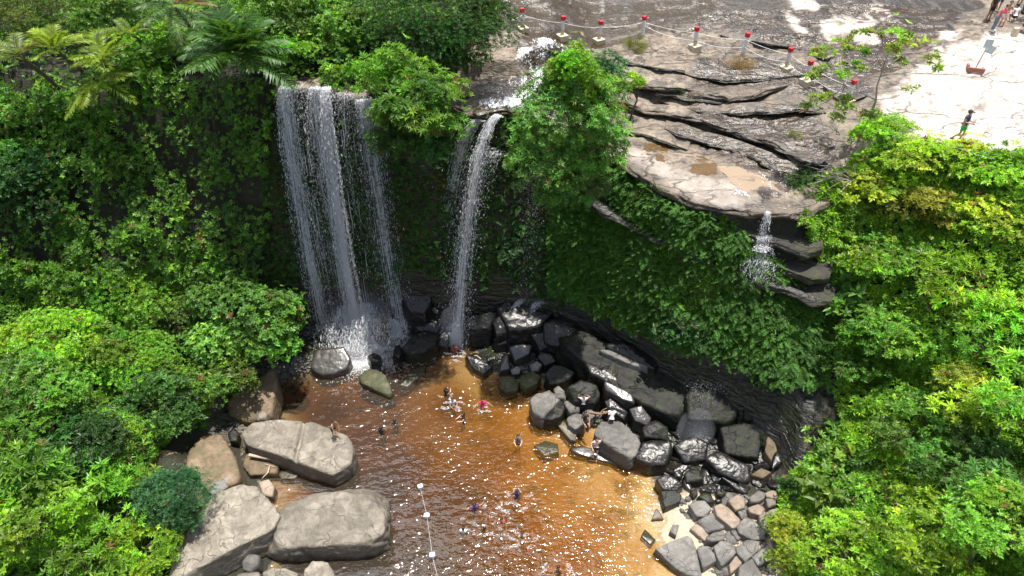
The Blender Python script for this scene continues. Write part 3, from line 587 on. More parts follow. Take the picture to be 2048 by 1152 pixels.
rock('flat dark slab below the creased boulder', [(815, 640), (850, 628), (876, 626), (889, 645), (872, 664), (836, 660)], (1.6, 2.2), 0, 'wet', 'rock')
rock('greenish boulder at the water between the falls', [(800, 695), (825, 672), (855, 660), (878, 668), (874, 690), (846, 706), (818, 711)], (.8, 1.5), -.6, 'dark')
rock('wet rock between the greenish boulder and the narrow fall', [(852, 668), (878, 652), (900, 668), (896, 690), (866, 690)], (.7, 1.3), -.3, 'wet', 'rock')
rock('tilted boulder with a pale cracked face beside the narrow fall', [(925, 642), (950, 612), (1012, 590), (988, 640), (978, 656), (945, 658)], (2.0, 3.4), .2, 'dark', spread=1.05)
rock('dome of black rock split by two thin trickles', [(990, 610), (1030, 580), (1090, 585), (1110, 620), (1080, 655), (1020, 660)], (2.4, 3.6), .4, 'wet', spread=1.12)
rock('ledge of wet rock under the thin trickles', [(985, 675), (1020, 662), (1045, 668), (1040, 684), (995, 688)], (1.1, 1.5), 0, 'wet', 'rock')
rock('long black slab at the cliff foot right of the trickles', [(1085, 640), (1130, 625), (1200, 668), (1190, 700), (1130, 700), (1090, 680)], (1.8, 3.0), .2, 'wet', spread=1.08)
for lab, pl, zt, zb in [('black slab tilted against the cliff behind the narrow fall', [(905, 560), (950, 548), (985, 562), (975, 590), (925, 600)], (3.2, 4.4), 1.5), ('black rock low behind the narrow fall', [(880, 610), (915, 600), (930, 625), (905, 640)], (1.6, 2.4), .5),
        ('black block beside the tilted cracked boulder', [(985, 640), (1010, 612), (1030, 622), (1020, 660), (992, 668)], (2.0, 2.9), .5), ('black pointed slab at the far end of the dome rock', [(1100, 590), (1150, 600), (1160, 630), (1120, 628)], (3.0, 3.8), 1.4),
        ('black wedge between the dome rock and the jumbled shiny rocks', [(1060, 668), (1095, 660), (1110, 690), (1080, 698)], (1.5, 2.2), .2), ('black chunk in shade left of the greenish boulder', [(770, 600), (798, 590), (806, 622), (780, 632)], (2.2, 3.0), .6),
        ('black rock in shade left of the left waterfall', [(590, 610), (632, 600), (640, 640), (600, 650)], (1.6, 2.4), .4), ('second black rock in shade left of the left waterfall', [(556, 655), (600, 650), (612, 684), (570, 695)], (1.1, 1.8), .2),
        ('brown rock between the two biggest jets of the left waterfall', [(742, 640), (770, 618), (786, 640), (776, 668), (750, 672)], (1.2, 2.2), -.2), ('black rib of rock along the foot of the shaded wall', [(1210, 690), (1240, 680), (1320, 722), (1310, 740)], (2.9, 3.4), 1.6),
        ('black broken slab above the sun-white rock', [(1170, 722), (1215, 735), (1262, 768), (1235, 775), (1180, 748)], (2.1, 2.7), .8), ('black slab half under the second clover-like bush', [(1450, 742), (1500, 752), (1530, 778), (1480, 782)], (3.2, 3.8), 1.5)]:
    rock(lab, pl, zt, zb, 'wet' if 'brown' not in lab else 'brown', 'rock', group='black rocks at the cliff foot', amp=.085)
JM = 'wet rocks jumbled below the thin trickles'
rock('upright shiny rock nearest the driftwood branch', [(1000, 722), (1008, 702), (1018, 712), (1020, 736), (1000, 744)], (.5, 1.1), -.2, 'wetshine', 'rock', sub=4, group=JM, amp=.03)
rock('angular shiny rock behind the upright shiny one', [(1018, 692), (1040, 686), (1066, 688), (1058, 706), (1030, 718)], (.9, 1.5), .1, 'wetshine', 'rock', sub=4, group=JM, amp=.03)
rock('small shiny cube-like rock below the angular shiny one', [(1020, 738), (1034, 730), (1044, 738), (1038, 748), (1024, 750)], (.4, .7), -.2, 'wetshine', 'rock', sub=4, group=JM, amp=.03)
rock('shiny rock capped white by sun behind the mossy ones', [(1058, 724), (1074, 718), (1086, 728), (1078, 742), (1062, 742)], (.7, 1.05), 0, 'wetshine', 'rock', sub=4, group=JM, amp=.03)
rock('mossy brown rock set in the yellow shallows', [(997, 752), (1028, 752), (1040, 764), (1036, 780), (1012, 784), (1000, 772)], .4, -.5, 'mossy', 'rock', group=JM)
rock('reddish wet rock between the shiny rocks and the round boulder', [(1040, 752), (1066, 742), (1082, 752), (1076, 768), (1052, 776), (1040, 768)], .65, -.4, 'mossy', 'rock', group=JM)
rock('dark rock leaning on the driftwood branch', [(930, 712), (950, 704), (975, 712), (985, 735), (965, 748), (945, 735)], (.3, .8), -.5, 'wet', 'rock', group=JM)
rock('dark low rock behind the shiny jumble', [(1080, 700), (1105, 705), (1112, 724), (1090, 732), (1076, 716)], (.9, 1.4), 0, 'wet', 'rock', group=JM)
RB = 'boulders along the right side of the pool'
rock('round grey boulder at the orange water, split from its dark half', [(1058, 800), (1072, 783), (1098, 780), (1122, 794), (1104, 808), (1086, 834), (1066, 824)], 1.25, -.7, 'grey', group=RB, spread=1.03)
rock('dark split half leaning on the round grey boulder', [(1088, 836), (1107, 808), (1126, 799), (1132, 815), (1122, 834), (1102, 841)], 1.0, -.6, 'dark', group=RB)
rock('black pointed boulder behind the round grey one', [(1090, 744), (1108, 728), (1132, 731), (1150, 746), (1128, 766), (1100, 768)], (1.2, 1.9), .1, 'dark', group=RB)
rock('big blue-grey boulder behind the bather stretching both arms', [(1132, 775), (1160, 757), (1196, 768), (1201, 790), (1190, 806), (1150, 802)], (1.5, 2.2), .1, 'dark', group=RB)
rock('small triangular stone between black and round boulders', [(1106, 778), (1118, 770), (1130, 782), (1130, 796), (1112, 794)], 1.3, .3, 'grey', 'rock', sub=4, group=RB)
rock('medium grey rock right of the dark split half', [(1126, 802), (1142, 795), (1160, 804), (1160, 822), (1140, 824)], 1.0, -.2, 'grey', 'rock', sub=4, group=RB)
rock('lumpy grey rock where a dark-clad bather sits', [(1133, 836), (1152, 824), (1172, 834), (1170, 850), (1150, 858), (1136, 850)], .75, -.4, 'grey', 'rock', group=RB)
rock('wedge stone behind the sitting bather', [(1164, 824), (1180, 814), (1193, 830), (1176, 842)], .85, -.2, 'grey', 'rock', sub=4, group=RB)
rock('log-shaped pale rock half sunk in the shallows', [(1110, 842), (1121, 835), (1140, 850), (1154, 868), (1152, 880), (1140, 880), (1122, 858)], .3, -.5, 'tan', 'rock', group=RB)
rock('big flat-topped grey boulder beside the white-shirted bather', [(1184, 866), (1200, 838), (1235, 838), (1264, 850), (1285, 880), (1282, 905), (1264, 918), (1240, 896), (1190, 874)], (1.35, 1.75), -.7, 'grey', group=RB, sub=6, sharp=20, spread=1.0)
rock('glittering wet boulder joined to the big flat-topped one', [(1286, 882), (1312, 876), (1342, 882), (1346, 905), (1330, 930), (1300, 934), (1270, 916)], (.95, 1.45), -.3, 'wet', group=RB, amp=.045)
rock('long sun-white wet rock under the black cliff slab', [(1206, 762), (1225, 766), (1264, 790), (1271, 808), (1246, 802), (1210, 778)], (1.9, 2.35), .4, 'wetshine', 'rock', group=RB, amp=.025, crown=0)
rock('dark green-sided rock below the sun-white one', [(1208, 802), (1220, 795), (1256, 826), (1250, 840), (1216, 818)], (1.2, 1.7), .2, 'wet', 'rock', group=RB)
rock('sparkling rock between the sun-white one and the spray', [(1258, 818), (1280, 812), (1302, 836), (1296, 852), (1270, 840)], (1.2, 1.65), .3, 'wetshine', 'rock', group=RB, amp=.03)
rock('dark brown slab behind the glittering wet boulder', [(1284, 852), (1310, 838), (1338, 856), (1338, 878), (1290, 874)], (1.3, 1.7), .2, 'dark', 'rock', group=RB)
rock('flat wet ledge rock where a bather waves one arm', [(1136, 896), (1165, 890), (1200, 905), (1241, 922), (1238, 931), (1195, 919), (1150, 906)], (.05, .24), -.6, 'wetshine', 'rock', group=RB, amp=.02, crown=0)
rock('shallow green rock just under the water by the waving bather', [(1068, 892), (1090, 880), (1115, 888), (1118, 905), (1090, 912)], .02, -.6, 'mossy', 'rock', group=RB)
SL = 'black slabs at the foot of the shaded wall'
rock('huge black slab sloping down from the shaded wall', [(1105, 668), (1150, 650), (1300, 733), (1385, 765), (1400, 800), (1360, 838), (1300, 815), (1235, 778), (1150, 712)], (1.7, 3.3), -.2, 'black', 'rock slab', 'boulder', group=SL, sub=6, spread=1.03, crown=.03, sharp=30, amp=.085)
rock('square black slab behind the drifting spray', [(1372, 785), (1400, 765), (1470, 772), (1480, 822), (1460, 846), (1375, 842)], (2.0, 3.0), 0, 'black', 'rock slab', 'boulder', group=SL, sub=5, crown=.03, sharp=30)
rock('black slab under the mossy edge of the clover-leaved bush', [(1484, 790), (1520, 792), (1562, 818), (1556, 850), (1490, 838)], (2.0, 3.0), 0, 'black', 'rock slab', 'boulder', group=SL, crown=.03, sharp=30)
rock('black cube of rock below the two black slabs', [(1440, 852), (1480, 842), (1524, 848), (1520, 918), (1452, 908)], (1.2, 1.9), 0, 'black', 'rock slab', 'boulder', group=SL, crown=.03, sharp=26)
rock('smooth blue-grey flake lying under the shaded wall', [(1192, 698), (1216, 700), (1300, 727), (1298, 737), (1255, 726)], (2.9, 3.1), 2.1, 'grey', 'rock slab', 'boulder', group=SL, sub=5, crown=0, sharp=26)
rock('long striped black slab pointing at the beach', [(1408, 915), (1436, 898), (1500, 932), (1506, 960), (1486, 968), (1440, 945)], (.9, 1.4), 0, 'wet', 'rock slab', 'boulder', group=SL, amp=.05, sharp=22)
rock('second striped slab below the long striped one', [(1440, 953), (1450, 953), (1498, 980), (1495, 990), (1475, 982)], (.7, 1.0), .1, 'wet', 'rock slab', 'boulder', group=SL, sharp=22)
rock('dark rock the spray lands on', [(1345, 890), (1385, 868), (1420, 885), (1410, 920), (1370, 925)], (.7, 1.3), -.1, 'wet', 'rock', group=SL)
rock('streaked brown rock at the foot of the bright bank', [(1536, 860), (1565, 855), (1572, 905), (1550, 930), (1530, 905)], (1.2, 2.0), .2, 'brown', 'rock', group=SL)
# stones of the little beach, drawn in a detail of the photo (origin 1290,930; 5.19 px per photo pixel)
def beach(label, poly, dz, mat='grey', **k):
    a = np.asarray(poly, float); a = (a.mean(0) + (a - a.mean(0)) * 1.1) / 5.19 + np.array([1290, 930]); c = ground(*a.mean(0)); z = max(c[2], -.2)
    k.setdefault('sub', 4); k.setdefault('spread', 1.04)
    return rock(label, a, (z + dz * .85, z + dz * 1.1), z - .35, mat, 'beach stone', 'beach_stone', group='stones piled on the small beach', sharp=26, amp=.04, **k)
beach('largest flat grey stone of the beach, half in the water', [(120, 860), (300, 780), (440, 730), (500, 780), (560, 1000), (585, 1145), (400, 1112), (280, 1020)], .55, sub=6)
beach('grey wedge stone against the largest flat one', [(540, 860), (590, 828), (660, 870), (735, 935), (735, 990), (605, 1062)], .5)
beach('tall ridged grey stone in the middle of the lower row', [(720, 840), (800, 780), (900, 800), (955, 890), (900, 965), (800, 1040), (740, 950)], .6, sub=5)
beach('rounded pale-grey stone right of the ridged one', [(945, 850), (1060, 770), (1190, 790), (1170, 880), (1040, 1000), (960, 910)], .55, sub=5)
beach('boxy grey stone by the feathery yellow-green bush', [(1120, 940), (1280, 832), (1332, 910), (1280, 1000), (1180, 1042)], .5)
beach('small pale pointed stone below the rounded pale-grey one', [(880, 1020), (960, 930), (1032, 1000), (890, 1122)], .45, 'warm')
beach('grey stone cut off by the bottom edge of the beach', [(985, 1060), (1110, 980), (1230, 1152), (1230, 1230), (980, 1230)], .5)
beach('flat-topped stone above the ridged one', [(640, 745), (720, 690), (830, 680), (824, 770), (720, 792), (640, 782)], .5)
beach('wide grey stone with a veined top by the pale sand', [(560, 572), (700, 500), (800, 560), (870, 606), (868, 640), (660, 690)], .4)
beach('thin light stone lying on the pale sand', [(470, 660), (530, 600), (600, 650), (660, 722), (620, 780)], .3, 'warm')
beach('tall chestnut stone with one dark side', [(725, 442), (800, 400), (900, 460), (990, 570), (980, 612), (910, 642), (760, 522)], .75, 'warm', sub=5)
beach('pinkish six-sided stone above the chestnut one', [(865, 370), (960, 308), (1030, 340), (1042, 430), (940, 462)], .6, 'warm')
beach('grey hexagonal stone near the striped slab end', [(1085, 330), (1180, 268), (1250, 290), (1250, 340), (1180, 392), (1100, 372)], .55)
beach('bright pink-tan block beside the green bank', [(1255, 350), (1360, 350), (1366, 410), (1280, 442)], .5, 'tan')
beach('flat grey-pink stone under the hexagonal one', [(1075, 440), (1180, 400), (1252, 450), (1200, 522), (1090, 492)], .5, 'warm')
beach('rounded slate stone bordering the sand', [(460, 420), (510, 370), (620, 368), (682, 440), (640, 522), (540, 532)], .6, sub=5)
beach('dark round stone behind the slate one', [(555, 330), (620, 288), (680, 300), (722, 380), (660, 402)], .5, 'dark')
beach('sunlit dark stone at the edge of the orange water', [(165, 270), (290, 248), (372, 320), (360, 382), (210, 432)], .4, 'dark', sub=5)
beach('black wet boulder next to the glittering one', [(130, 150), (200, 98), (320, 140), (392, 220), (310, 272), (190, 252)], .7, 'wet', sub=5)
beach('black square stone below the spray', [(410, 90), (480, 38), (570, 50), (612, 160), (430, 172)], .7, 'dark')
beach('small black stone left of the black square one', [(300, 80), (360, 38), (402, 80), (372, 132), (310, 122)], .5, 'wet')
beach('thin upright wet stone glinting white', [(400, 160), (440, 148), (492, 230), (470, 262), (420, 222)], .4, 'wetshine')
beach('large brownish flat stone with leaves on it', [(960, 640), (1050, 538), (1140, 580), (1250, 700), (1252, 762), (1120, 772), (990, 702)], .5, sub=5)
beach('short grey stone standing at the water margin', [(260, 682), (290, 610), (355, 610), (320, 724)], .4)
beach('lone triangular stone in the yellow shallows', [(70, 560), (110, 458), (140, 458), (195, 552)], .3, 'warm')
beach('wet square stone awash in orange water', [(0, 660), (110, 780), (60, 832), (-40, 742)], .25, 'wetshine')
beach('tan slab partly under the green bank', [(1240, 280), (1330, 258), (1392, 330), (1350, 352), (1260, 322)], .5, 'warm')
beach('light stone under the bank below the bright pink-tan block', [(1280, 472), (1380, 448), (1432, 500), (1330, 532)], .45, 'tan')
beach('half-hidden grey stone between chestnut and brownish ones', [(890, 690), (960, 650), (1022, 740), (960, 772)], .3)
beach('shaded stone at the feathery bush', [(1190, 540), (1280, 482), (1320, 600), (1272, 702), (1210, 622)], .6)
beach('small black stone under the black square one', [(470, 270), (530, 238), (552, 300), (500, 342)], .4, 'dark')
beach('black stone with a greenish edge below the second striped slab', [(740, 250), (842, 290), (800, 332), (740, 312)], .4, 'dark')
beach('low black stone in the dark gap of the pile', [(580, 230), (680, 238), (692, 280), (600, 282)], .35, 'wet')
beach('mossy brown stone beneath the streaked rock', [(1110, 90), (1212, 18), (1312, 70), (1222, 132)], .6, 'brown')
beach('narrow grey stone between pinkish and chestnut stones', [(965, 480), (1040, 460), (1062, 530), (1000, 560)], .4)
beach('tiny dark stone beside the dark round one', [(730, 350), (800, 350), (800, 390), (745, 400)], .3, 'wet')

rgp = np.random.default_rng(3); rnd_planes = []
for _ in range(24):
    n_ = rgp.normal(size=(13, 3)); n_ /= np.linalg.norm(n_, axis=1, keepdims=True); n_ = np.concatenate([n_, -n_[:5]]); rnd_planes.append((n_, rgp.uniform(.55, 1.0, len(n_))))
def pebbles(name, label, poly, n, smin, smax, mat, zmin=-.3):
    rg = np.random.default_rng(5); poly = np.asarray(poly, float); d, f = ico(3); Vs, Fs = [], []; k = 0
    while k < n:
        u, v = rg.uniform(poly[:, 0].min(), poly[:, 0].max()), rg.uniform(poly[:, 1].min(), poly[:, 1].max())
        if not in_poly(np.array([u]), np.array([v]), poly)[0]: continue
        g = ground(u, v); s = smin * (smax / smin) ** (rg.random() ** 2.0); pl = rnd_planes[k % 24]; q = d * (((np.clip(d @ pl[0].T, 0, None) / pl[1]) ** 30).sum(1) ** (-1 / 30))[:, None]; q = q * (1 + .10 * noise(d * 2.3 + 37.7 * k)[:, None])
        a = rg.random() * 6.3; tl = rg.normal(size=2) * .3; R_ = np.array([[math.cos(a), -math.sin(a), 0], [math.sin(a), math.cos(a), 0], [0, 0, 1]]); q = (q * np.array([1, .7, .5]) * s) @ R_.T
        Vs.append(q + g + [0, 0, .12 * s]); Fs.append(f + k * len(d)); k += 1
    return tag(link(name, np_mesh(name, np.concatenate(Vs), np.concatenate(Fs), False), M[mat]), label, 'gravel', kind='stuff')
pebbles('gravel', 'small grey stones and grit between the beach stones', [(1330, 1000), (1420, 985), (1560, 1000), (1570, 1150), (1420, 1150), (1400, 1060)], 800, .05, .34, 'grey')
pebbles('rubble', 'black wet rubble filling the gaps at the cliff foot', [(620, 670), (800, 600), (1000, 620), (1120, 640), (1300, 760), (1420, 860), (1560, 900), (1560, 990), (1400, 985), (1270, 925), (1190, 860), (1060, 770), (960, 720), (800, 690), (620, 720)], 620, .12, .62, 'wet')
pebbles('rubble', 'brown rubble in the side channel and under the left bank bushes', [(420, 880), (500, 840), (560, 800), (560, 760), (620, 700), (640, 760), (560, 840), (500, 900), (560, 960), (520, 970), (470, 900)], 160, .08, .3, 'brown')
# ------------------------------------------------------------------ foliage
def leaf_mat(name, trans=0.45, gloss=0.022, rough=0.45):
    t = NT(name); a = t.attr('tint').outputs['Color']
    d = t.n('ShaderNodeBsdfDiffuse'); t.l(a, d.inputs[0])
    tl = t.n('ShaderNodeBsdfTranslucent'); tc = t.mix(1.0, a, (1.15, 1.1, 0.55), 'MULTIPLY'); t.l(tc, tl.inputs[0])
    g = t.n('ShaderNodeBsdfGlossy'); g.inputs['Roughness'].default_value = rough; g.inputs[0].default_value = (1, 1, 1, 1)
    m1 = t.n('ShaderNodeMixShader'); m1.inputs[0].default_value = trans; t.l(d.outputs[0], m1.inputs[1]); t.l(tl.outputs[0], m1.inputs[2])
    m2 = t.n('ShaderNodeMixShader'); m2.inputs[0].default_value = gloss; t.l(m1.outputs[0], m2.inputs[1]); t.l(g.outputs[0], m2.inputs[2])
    t.l(m2.outputs[0], t.out.inputs[0]); return t.m
M['leaf'] = leaf_mat('leaf'); M['leafgloss'] = leaf_mat('glossy_leaf', 0.38, 0.05, 0.36)
M['bark'] = simple('bark', (0.10, 0.075, 0.05), 0.85, 0.35, 9); M['paletwig'] = simple('pale_twig', (0.33, 0.29, 0.24), 0.8, 0.25, 9)
RNG = np.random.default_rng(11)
def unit(a): return a / np.maximum(np.linalg.norm(a, axis=-1, keepdims=True), 1e-9)
def rnd_unit(n): return unit(RNG.normal(size=(n, 3)))
class Leaves:
    def __init__(s): s.V = []; s.C = []
    def add(s, pos, d, nrm, L, W, col, droop=0.12, mid=0.45):
        n = len(pos); L = np.broadcast_to(L, (n,))[:, None]; W = np.broadcast_to(W, (n,))[:, None]
        sd = unit(np.cross(d, nrm)); nrm = unit(np.cross(sd, d))
        m = pos + d * L * mid + nrm * (0.10 * W)
        v = np.stack([pos, m + sd * W * 0.5, pos + d * L - nrm * L * droop, m - sd * W * 0.5], 1)
        s.V.append(v.reshape(-1, 3)); s.C.append(np.repeat(np.broadcast_to(col, (n, 3)), 4, axis=0))
    def mesh(s, name):
        V = np.concatenate(s.V); return np_mesh(name, V, np.arange(len(V)).reshape(-1, 4), False, np.clip(np.concatenate(s.C), 0.002, 0.9))
def jit(col, n, amt=0.22, yel=0.10, brown=0.012):
    col = np.asarray(col, float); c = np.broadcast_to(col, (n, 3)).copy() if col.ndim == 1 else col.copy()
    c *= np.exp(RNG.normal(0, amt, (n, 1))); k = RNG.random(n)
    y = k < yel; c[y] = c[y] * np.array([1.45, 1.25, 0.9]) ; b = k > 1 - brown; c[b] = np.array([0.20, 0.11, 0.04])
    return c
def whorls(lv, cen, ax, k, L, W, spread, col, droop=0.15, lift=0.0):
    n = len(cen); ax = unit(ax); ref = rnd_unit(n); a = unit(np.cross(ax, ref)); b = np.cross(ax, a)
    for j in range(k):
        th = 2 * math.pi * (j + RNG.random(n) * 0.6) / k; sp = spread * (0.75 + 0.45 * RNG.random(n))
        rad = a * np.cos(th)[:, None] + b * np.sin(th)[:, None]
        d = ax * np.cos(sp)[:, None] + rad * np.sin(sp)[:, None]; nr = ax * np.sin(sp)[:, None] - rad * np.cos(sp)[:, None]
        nr = nr + 0.35 * RNG.normal(size=(n, 3)); sc = 0.7 + 0.55 * RNG.random(n)
        lv.add(cen + rad * 0.02 + ax * (lift * RNG.random(n))[:, None], d, nr, L * sc, W * sc, col * (1 + 0.12 * RNG.normal(size=(n, 1))), droop)
def fronds(lv, pos, d, up, L, pairs, leafL, leafW, col, droop=0.5, vee=0.35, rachis=0.03, rcol=None):
    """pinnate fronds: pos (n,3), d initial direction, arching down with the length"""
    n = len(pos); L = np.broadcast_to(L, (n,)); d = unit(d); sd = unit(np.cross(d, up)); nz = unit(np.cross(sd, d))
    ts = np.linspace(0.08, 1.0, pairs); prev = pos
    for i, t in enumerate(ts):
        p = pos + d * (L * t)[:, None] + (nz * 0.10 - np.array([0, 0, 1.0]) * droop * t) * (L * t)[:, None] * 0.9
        tg = unit(p - prev) if i else d
        if rachis > 0:
            lv.add(prev, tg, nz, np.linalg.norm(p - prev, axis=1) * 1.15, rachis, col * 0.9 if rcol is None else np.broadcast_to(rcol, (n, 3)), 0.0)
        prof = leafL * (0.35 + 0.65 * math.sin(math.pi * min(1, 0.12 + t * 0.80))) * (1.0 if t < 0.9 else 0.6)
        for sgn in (-1, 1):
            ld = unit(tg * 0.55 + sd * sgn + nz * vee * (1 - t) + 0.07 * RNG.normal(size=(n, 3)))
            lv.add(p, ld, nz + 0.15 * RNG.normal(size=(n, 3)), prof * L * (0.9 + 0.2 * RNG.random(n)), leafW * L, col * (1 + 0.10 * RNG.normal(size=(n, 1))), 0.22)
        prev = p
# base colours (reflectance)
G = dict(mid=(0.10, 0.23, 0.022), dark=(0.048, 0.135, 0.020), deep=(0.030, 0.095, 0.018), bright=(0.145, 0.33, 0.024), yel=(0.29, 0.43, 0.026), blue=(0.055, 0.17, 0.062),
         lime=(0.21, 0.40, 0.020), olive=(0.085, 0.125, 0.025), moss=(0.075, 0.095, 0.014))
LEAF = dict(round=(7, 0.175, 0.115, 1.15), long=(7, 0.28, 0.085, 1.05), small=(7, 0.12, 0.06, 1.0), fine=(8, 0.12, 0.035, 0.9), big=(6, 0.40, 0.21, 1.15), mid=(7, 0.19, 0.085, 1.1), star=(9, 0.22, 0.066, 1.2))
def blob(lv, c, r, kind, col, n=None, lumps=14, dens=1.0, zmin=-0.45, var=0.20, yel=0.10, lump_r=0.42):
    """crown of leaf whorls: many unequal lumps spread over an ellipsoid, so that gaps and shaded hollows remain"""
    c = np.asarray(c, float); r = np.asarray(r, float); k, L, W, sp = LEAF[kind]
    ld = rnd_unit(lumps * 3); ld = ld[ld[:, 2] > zmin][:lumps]; lr = lump_r * (0.65 + 0.7 * RNG.random(len(ld)))
    lc = c + ld * r * (0.62 + 0.22 * RNG.random((len(ld), 1)))
    area = (r[0] * r[1] * r[2]) ** (2 / 3) * 9
    n = int((n or area / (L * L * 1.15)) * dens); w = lr ** 2; w = w / w.sum()
    li = RNG.choice(len(ld), n, p=w); d = rnd_unit(n); d[:, 2] = np.where(d[:, 2] < -0.35, -d[:, 2], d[:, 2])
    q = 1 - 0.45 * RNG.random(n) ** 2.2
    p = lc[li] + d * r * (lr[li] * q)[:, None]
    p += 0.10 * L * RNG.normal(size=(n, 3))
    e = ((p - c) / r); inner = np.linalg.norm(e, axis=1)
    keep = inner > 0.45; p = p[keep]; d = d[keep]; li = li[keep]
    lvar = np.exp(RNG.normal(0, var * 1.25, (len(ld), 1)) + RNG.normal(0, .10, (len(ld), 3))); col = jit(np.asarray(col), len(p), var, yel) * lvar[li]
    sh = RNG.random(len(p)) < .07; p[sh] += (unit(d[sh] / r) * .5 + np.array([0, 0, .5])) * RNG.uniform(.15, .65, (sh.sum(), 1))
    lsz = np.exp(RNG.normal(0, .24, len(ld)))[li]
    ax = unit(unit(d / r) + np.array([0, 0, 0.75]) + 0.35 * RNG.normal(size=(len(p), 3)))
    whorls(lv, p, ax, k, L * lsz, W * lsz, sp, col)
    return lc
def crown_stems(c, base, lc, r0=0.09, mat='bark', parent=None, name='stem', bend=0.25):
    tb = Tubes(); c = np.asarray(c); base = np.asarray(base); mid = base + (c - base) * 0.6 + RNG.normal(size=3) * bend * np.array([1, 1, .3])
    tb.add([base - np.array([0, 0, 0.3]), base + (mid - base) * 0.5 + RNG.normal(size=3) * 0.06, mid], r0, r0 * 0.65, 7, False)
    for q in lc[:: max(1, len(lc) // 9)]:
        m2 = mid + (q - mid) * 0.5 + np.array([0, 0, 0.12 * np.linalg.norm(q - mid)])
        tb.add([mid, m2, q], r0 * 0.5, r0 * 0.12, 5, False)
    return link(name, tb.mesh(name), M[mat], parent)
def shrub(label, u, v, z, r, kind, col, group=None, lumps=14, dens=1.0, name='shrub', cat='shrub', mat='leaf', extra=None, parts=('foliage', 'stem'), base=None, stem_r=0.07, **k):
    c = P(u, v, z); b = np.array([c[0], c[1], float(hq(c[0], c[1]))]) if base is None else np.asarray(base, float)
    if c[2] - r[2] * 0.2 < b[2]: b[2] = min(b[2], c[2] - r[2] * 0.5)
    root = tag(empty(name, b), label, cat, group)
    lv = Leaves(); lc = blob(lv, c, r, kind, G[col] if isinstance(col, str) else col, lumps=lumps, dens=dens, **k)
    for (k2, c2, dd) in (extra or []): blob(lv, c, r, k2, G[c2], lumps=lumps, dens=dd)
    link(parts[0], lv.mesh(parts[0]), M[mat], root)
    crown_stems(c, b, lc, stem_r, 'bark', root, parts[1])
    return root
LB = 'bushes on the left bank'; HB = 'bushes on the left hillside'; RBK = 'bushes on the right bank'
# left bank, in front of the pool
shrub('rounded broad-leaved bush leaning over the pool beside the left waterfall', 495, 650, 4.6, (3.7, 2.6, 2.9), 'round', (0.11, 0.27, 0.035), LB, 24, 1.3, yel=.2)
shrub('pointed tip of broad leaves topping the rounded bush', 445, 565, 5.6, (2.0, 1.6, 1.5), 'round', (0.10, 0.25, 0.04), LB, 10, 1.2)
shrub('vine-covered yellow-green mound behind the rounded bush', 285, 600, 5.2, (3.0, 2.2, 2.0), 'mid', 'bright', LB, 16, 1.2, extra=[('fine', 'yel', .4)])
shrub('low olive bush between the vine-covered mound and the rounded bush', 385, 640, 4.4, (2.0, 1.7, 1.6), 'small', 'olive', LB, 12)
shrub('mixed green bush above the brown bank boulder', 420, 760, 3.3, (2.4, 1.7, 1.5), 'mid', 'mid', LB, 14, 1.2)
shrub('dark small-leaved bush overhanging the brown ridged rock', 320, 810, 3.6, (2.6, 1.9, 1.6), 'mid', 'dark', LB, 14, 1.2)
shrub('lit tangle of small leaves below the vine-covered mound', 250, 720, 4.4, (2.6, 1.9, 1.6), 'small', 'bright', LB, 14, 1.1)
shrub('yellowish thicket at the far edge of the left bank', 110, 680, 5.8, (2.8, 2.0, 1.6), 'small', 'lime', LB, 14, 1.0, extra=[('mid', 'bright', .4)])
shrub('dark green bush at the left picture edge, half in shade', 70, 800, 6.2, (3.0, 2.4, 2.0), 'mid', 'mid', LB, 16, 1.2)
shrub('deep green bush in the hollow of the left bank', 150, 890, 5.0, (2.4, 2.0, 1.6), 'mid', 'dark', LB, 12, 1.2)
shrub('long-leaved bush left of the small brown rock', 245, 900, 3.9, (2.0, 1.7, 1.6), 'long', 'bright', LB, 14, 1.35)
shrub('long-leaved bush touching the round dark green shrub', 240, 1005, 3.6, (2.1, 1.7, 1.5), 'long', 'bright', LB, 14, 1.35)
shrub('round dark blue-green shrub of fine leaves on the pale slab', 350, 1003, 3.3, (1.9, 1.6, 1.5), 'fine', 'blue', LB, 30, 1.5, lump_r=.34)
shrub('pale yellow-green bush at the lower left corner', 50, 1040, 6.2, (2.2, 1.9, 1.6), 'round', 'lime', LB, 14, 1.2)
shrub('bright small-leaved bush along the left edge of the pale slab', 290, 1100, 2.6, (1.6, 1.5, 1.3), 'small', 'lime', LB, 14, 1.3)
shrub('glossy long-leaved bush on the bottom edge left of the pale slab', 165, 1115, 4.0, (2.3, 1.8, 1.5), 'long', 'bright', LB, 14, 1.35)
shrub('dim bush at the left edge above the pale yellow-green one', 20, 930, 7.0, (2.2, 2.0, 1.6), 'long', 'mid', LB, 12, 1.2)
# left hillside
shrub('bright vine mound in the middle of the left hillside', 330, 195, 15.6, (3.0, 1.8, 2.0), 'small', 'bright', HB, 16, 1.1, extra=[('mid', 'mid', .4)])
shrub('lit yellow-green mound left of the left waterfall', 415, 215, 14.2, (2.2, 1.4, 1.6), 'round', 'lime', HB, 14, 1.1)
shrub('fern-leaved dark bush under the big palm', 500, 260, 13.0, (1.9, 1.2, 1.8), 'long', 'dark', HB, 12, 1.1)
shrub('leafy dark bush at mid height of the left hillside', 205, 330, 13.0, (3.0, 1.8, 2.0), 'long', 'mid', HB, 16, 1.1)
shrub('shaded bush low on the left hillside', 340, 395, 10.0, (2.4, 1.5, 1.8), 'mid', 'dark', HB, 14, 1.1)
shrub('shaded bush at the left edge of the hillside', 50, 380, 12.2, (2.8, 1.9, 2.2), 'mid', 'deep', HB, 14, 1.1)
shrub('bush of pale scattered leaves at the hillside foot', 150, 500, 8.0, (2.8, 1.5, 1.5), 'round', 'mid', HB, 14, .9)
